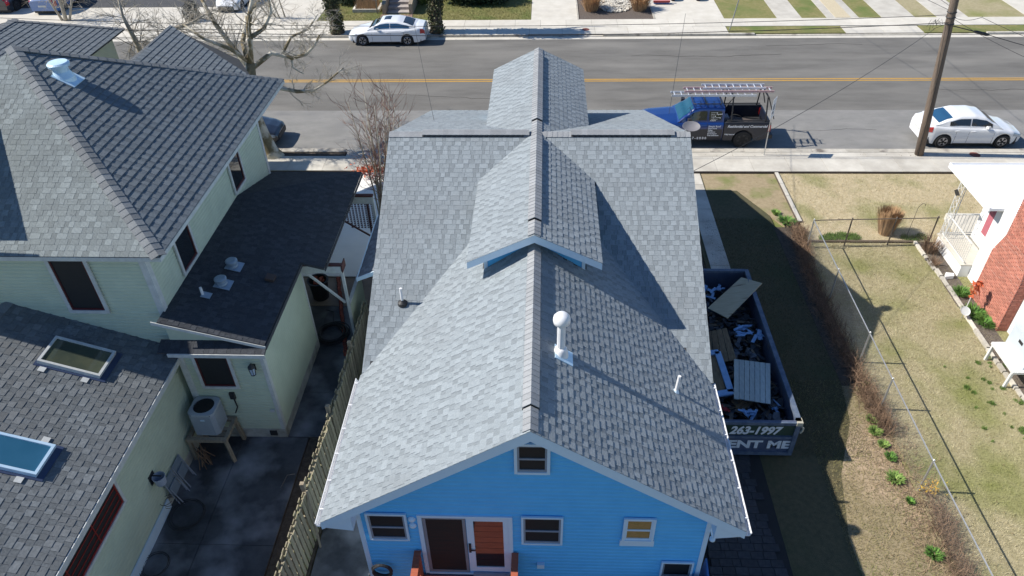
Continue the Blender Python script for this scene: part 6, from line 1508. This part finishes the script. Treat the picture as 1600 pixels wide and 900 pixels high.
for i, (x0, hh, lb, sd) in enumerate(((-16.9,0,'slender bare street tree behind the sage house roof, with a crooked leader',11),(-15.75,1,'short crooked bare tree between the two sage roof peaks',12),(-31.6,2,'bare twiggy grey tree in front of the parked cars at upper left',13))):
    t = thing('bare_tree', (x0,29.5 if i < 2 else 48.0,0), lb, 'tree', 'bare street trees at the left')
    if i == 0: L_ = [([(x0+.1,29.5,0),(x0+.15,29.5,2.5),(x0+.1,29.5,4.6),(x0+.12,29.5,5.2),(x0,29.5,5.8),(x0-.1,29.5,6.4),(x0-.05,29.5,7.0)], [.16,.14,.12,.11,.09,.06,.04], 2, 1.0)]
    elif i == 1: L_ = [([(x0,29.5,0),(x0,29.5,2.5),(x0-.03,29.5,5.0),(x0+.1,29.5,5.45),(x0+.6,29.5,5.85),(x0+1.5,29.5,6.12),(x0+2.1,29.6,6.4)], [.16,.14,.11,.10,.08,.05,.03], 2, .9)]
    else: L_ = [([(x0,48.0,0),(x0+.1,48.0,1.0),(x0,48.1,2.0),(x0-.1,48.0,3.0)], [.14,.11,.07,.03], 2, 1.2), ([(x0+.2,48.0,0),(x0+.7,48.2,1.2),(x0+1.1,48.3,2.6)], [.09,.06,.03], 2, 1.1), ([(x0-.2,48.0,0),(x0-.7,48.2,1.2),(x0-1.1,48.3,2.6)], [.09,.06,.03], 2, 1.1)] if True else [([(x0,29.9,0),(x0+.1,29.9,3.5),(x0,30.0,6.0),(x0-.1,30.0,7.2)], [.16,.13,.09,.05], 2, 1.3), ([(x0+.1,29.9,4.5),(x0+.6,30.4,6),(x0+.9,30.8,7.2)], [.09,.07,.04], 2, 1.1)]
    branch_tree(t, L_, BARKT, BARKT, levels=2, seed=sd, density=5, n_t=7)
bt = thing('bare_shrub', (-20.6,47.6,0), 'tall bare grey shrub beside the far left driveway', 'shrub')
branch_tree(bt, [([(-17.9+.3*k,48.2+.2*(k%2),0),(-18.0+.5*k-.6,48.2,1.2),(-18.2+.8*k-1.1,48.2,2.6)], [.05,.04,.02], 2, .8) for k in range(4)], BARKT, TWIG, levels=2, seed=21)
my = thing('crape_myrtle', (-6.3,24.3,0), 'bare reddish multi-stemmed crape myrtle between the two houses', 'tree')
R2 = random.Random(4); lim = []
for k in range(13):
    a = k*.7; tx_ = -5.9+1.0*math.cos(a)*R2.uniform(.3,1); ty_ = 24.1+.9*math.sin(a)*R2.uniform(.3,1); zt = R2.uniform(4.3,5.5)
    lim.append(([(-6.3+.1*math.cos(a),24.3+.1*math.sin(a),0),(-6.25+.25*math.cos(a),24.3+.2*math.sin(a),1.6),((tx_-6.2)/2,24.2+(ty_-24.2)*.5,zt*.65),(tx_,ty_,zt)][:0]+[(-6.3+.1*math.cos(a),24.3+.1*math.sin(a),0),(-6.25+(tx_+6.2)*.3,24.2+(ty_-24.2)*.3,1.5),(-6.15+(tx_+6.15)*.65,24.2+(ty_-24.2)*.65,zt*.6),(tx_,ty_,zt)], [.035,.03,.022,.012], 1, .75))
branch_tree(my, lim, BARKT, TWIGR, levels=2, seed=9, twig_r=.005, spread=.42, density=5, gravity=.12, wander=.08, n_t=9)
def leaf_cloud(name, m, parent, centers, n, size, seed, label=None, cat=None, kind=None):
    r = np.random.default_rng(seed); c = np.array([q[:3] for q in centers]); rad = np.array([q[3] for q in centers]); pr_ = rad**2/np.sum(rad**2)
    k = r.choice(len(c), n, p=pr_); d = r.normal(0,1,(n,3)); d /= np.linalg.norm(d,axis=1)[:,None]; pos = c[k]+d*(rad[k]*r.uniform(.55,1.08,n))[:,None]
    pos[:,2] = np.maximum(pos[:,2], .03)
    off = np.array(base_of(parent)) if parent is not None else 0; pos = pos-off
    a = r.normal(0,1,(n,3)); a /= np.linalg.norm(a,axis=1)[:,None]; b = np.cross(a, r.normal(0,1,(n,3))); b /= np.linalg.norm(b,axis=1)[:,None]; s = size*r.uniform(.5,1.3,n)[:,None]
    Vv = np.stack([pos-a*s, pos-b*s*.6, pos+a*s, pos+b*s*.6],1).reshape(-1,3)
    me = bpy.data.meshes.new(name); me.vertices.add(n*4); me.vertices.foreach_set('co', Vv.reshape(-1)); me.loops.add(n*4); me.loops.foreach_set('vertex_index', np.arange(n*4,dtype=np.int32))
    me.polygons.add(n); me.polygons.foreach_set('loop_start', np.arange(0,n*4,4,dtype=np.int32)); me.polygons.foreach_set('loop_total', np.full(n,4,dtype=np.int32)); me.update(calc_edges=True); me.materials.append(m)
    return link(name, me, parent, kind=kind, label=label, cat=cat)
for (x, lean, lb, sd) in ((-12.84,-.17,'ivy-covered tree trunk left of the white sedan across the street',31),(-6.66,.10,'ivy-covered tree trunk right of the white sedan across the street',32)):
    t = thing('ivy_tree', (x,45.4,0), lb, 'tree', 'ivy-covered street trees')
    P_ = [(x+lean*z*.5, 45.4+.05*z, z) for z in (0,.4,1.2,2.5,4,5.5)]
    MB().tube(P_, [.5,.36,.3,.28,.26,.2], 10).build('trunk', BARKD, t, smooth=True)
    cs = [(p[0]+random.uniform(-.1,.1), p[1]+random.uniform(-.1,.1), p[2], .42+.1*random.random()) for z in range(24) for p in [(x+lean*z*.115, 45.4+.05*z*.23, z*.23+.2)]]
    leaf_cloud('crown', IVY, t, cs, 5200, .085, sd)
    if x > -10:
        leaf_cloud('upper_crown', IVY, t, [(x+.3+.5*k, 45.4, 5.2+.25*k, .75) for k in range(4)], 2500, .11, sd+5)
        for k in range(4): MB().tube([(x,45.6,5.2),(x+.7+.5*k,45.2+.4*k,6.0+.1*k),(x+1.8+.6*k,45.0+.5*k,6.3)], [.09,.06,.02], 6).build('limb', BARKD, t)
# hedges, steps and plants across the street
leaf_cloud('evergreen_hedge', EVERG, None, [(-6.0+.35*k,51.2+.3*math.sin(k*2),.9,1.0) for k in range(9)], 9000, .10, 41, 'dark evergreen hedge right of the steps across the street', 'hedge')
leaf_cloud('evergreen_shrub', EVERG, None, [(-13.3,51.2,.7,.9),(-14.2,51.8,.9,.8)], 2600, .09, 42, 'dark evergreen shrub left of the straw-brown planter', 'shrub')
leaf_cloud('yellow_green_shrub', YLEAF, None, [(-10.55,51.0,.45,.55),(-10.5,51.8,.5,.55)], 1500, .06, 43, 'yellow-green shrub left of the stone steps across the street', 'shrub')
leaf_cloud('yellow_green_shrub', YLEAF, None, [(-8.05,51.0,.45,.5),(-8.0,51.8,.5,.5)], 1500, .06, 44, 'yellow-green shrub right of the stone steps across the street', 'shrub')
leaf_cloud('round_bush', mat('bush_grey', (.06,.06,.05),(.12,.11,.10), scale=4, rough=.9, rnd=.4), None, [(-23.0,47.9,.6,.55),(-22.9,47.9,1.0,.4)], 2200, .05, 45, 'dark round potted bush at the edge of the far left driveway', 'bush')
st = thing('stone_steps', (-9.9,50,0), 'grey stone steps with side walls rising from the lawn across the street', 'steps')
for k in range(6): MB().box(-10.35,-8.85,48.95+k*.55,49.6+k*.55,.05,.18+k*.17).build('step', mat('step_stone', (.30,.27,.25),(.42,.38,.35), scale=3, rough=.9), st)
for x in (-10.62,-8.85): MB().slab([(x,48.8,0),(x,52.6,0),(x,52.6,1.7),(x,48.8,.75)],(.24,0,0)).build('side_wall', FPOST, st)
MB().box(-10.7,-8.6,48.0,48.75,.05,.105).build('landing', mat('brick_dull', (.28,.17,.14),(.35,.23,.2), scale=9, rough=.9), kind='structure')
pl_ = thing('planter', (-11.8,49.8,0), 'low brick planter filled with straw-brown grass across the street', 'planter')
MB().box(-12.7,-10.9,49.2,49.35,0,.3).box(-12.7,-12.55,49.35,50.6,0,.3).box(-11.05,-10.9,49.35,50.6,0,.3).box(-12.55,-11.05,49.35,50.6,.0,.22).build('wall', STONE, pl_)
g = MB()
for k in range(900):
    x = random.uniform(-12.5,-11.1); y = random.uniform(49.4,50.5); h_ = random.uniform(.3,.8); s = Vector((.012,.0,0)); p = Vector((x,y,.2)); q = p+Vector((random.gauss(0,.12),random.gauss(0,.12),h_)); g.face([p-s,p+s,q])
g.build('grass', STRAW, pl_)
mb = thing('mail_box', (-11.0,49.0,0), 'pale blue mailbox on a post by the planter across the street', 'mailbox')
MB().box(-11.04,-10.96,48.96,49.04,0,1.05).build('post', FPOST, mb); MB().slab([(-11.15,48.75,1.05),(-10.85,48.75,1.05),(-10.85,48.75,1.27),(-10.93,48.75,1.36),(-11.07,48.75,1.36),(-11.15,48.75,1.27)],(0,.5,0)).build('box', mat('mail_blue', (.5,.6,.75), rough=.4), mb)
for (x, lb) in ((3.1,'dry straw grass clump at the left of the mulch bed across the street'),(6.25,'dry straw grass clump at the right of the mulch bed across the street')):
    tuft('straw_clump', (x,49.4), .75, .95, 520, STRAW, lb, 'ornamental grass', .02, z=.08)
g = MB()
for k in range(900):
    a = random.uniform(0,6.28); q = math.sqrt(random.random()); x = 4.7+1.15*q*math.cos(a); y = 50.6+1.7*q*math.sin(a)
    M = Matrix.Translation((x,y,.10+.12*(1-q))) @ Matrix.Rotation(random.uniform(0,6),4,'Z') @ Matrix.Rotation(random.uniform(-.4,.4),4,'X'); s = random.uniform(.04,.10); g.slab([M @ Vector(p) for p in ((-s,-s*.6,0),(s*.8,-s*.7,0),(s,s*.5,0),(-s*.7,s*.7,0))],(0,0,s*.6))
tag(g.build('rock_pile', STONE), 'mound of pale rocks in the mulch bed across the street', 'rocks', kind='stuff')
tag(MB().slab([(3.6,51.6,.1),(6.7,50.6,.1),(6.75,50.85,.1),(3.65,51.9,.1)],(0,0,.9)).build('dark_log', EVERG), 'dark low branch crossing the rock mound at the top edge', 'log') if False else None
vn = thing('parked_van', (8.8,52.8,0), 'pale blue-white parked vehicle with round emblem cut by the top edge', 'van', 'cars in the street')
VS = CarShape(4.8,1.95,[(0,.7),(.12,.9),(.6,1.05),(4.8,1.1)],[(0,.8),(.15,.93),(.6,1),(4.8,1)],(.9,3.9),.36,[(1.0,1.05),(1.7,1.85),(2.2,1.95),(4.78,1.95)],gx=(1.02,4.79),bottom=.3,tumble=.12)
vp = mat('van_paint', (.55,.66,.80),(.52,.63,.78), rough=.3, coat=1)
g = VS.grid(VS.body, ls(0,4.8,80), ts); ring = [tuple(VS.body(4.8,t)) for t in ts]; g.face((ring+[(a,-b,c) for a,b,c in ring[::-1]])[::-1]); ring = [tuple(VS.body(0,t)) for t in ts]; g.face(ring+[(a,-b,c) for a,b,c in ring[::-1]]); g.build('body', vp, vn, smooth=True)
cts = [0,.2,.4,.45,.5,.55,.7,1]; g = VS.grid(VS.cab, ls(1.02,4.79,40), cts); ring = [tuple(VS.cab(4.79,t)) for t in cts]; g.face((ring+[(a,-b,c) for a,b,c in ring[::-1]])[::-1]); g.build('roof', vp, vn, smooth=True)
VS.grid(VS.cab, ls(1.1,1.66,10), ls(.6,1,6), off=.008).build('windshield', CGLASS, vn); g = MB(); g.tube([(-.02,.16*math.cos(a*math.pi/12),.85+.16*math.sin(a*math.pi/12)) for a in range(25)],.014,5); g.beam((-.02,0,.7),(-.02,0,1.0),.02,.02); g.build('emblem', RIM, vn)
for sg in (-1,1):
    for x in VS.wheels: wheel(vn, x, sg*.84, .36, .22, RIMK, side=sg)
place(vn, 9.5, 50.45, math.pi/2)
bn = thing('bench', (7.7,50.6,0), 'low red and blue striped bench beside the pale van at the top edge', 'bench')
MB().box(7.25,8.35,50.35,50.5,.25,.36).box(7.25,8.35,50.6,50.75,.45,.55).build('slat', mat('bench_red', (.4,.06,.05), rough=.6), bn); MB().box(7.3,8.3,50.5,50.6,.1,.32).build('body', mat('bench_blue', (.12,.2,.45), rough=.6), bn)
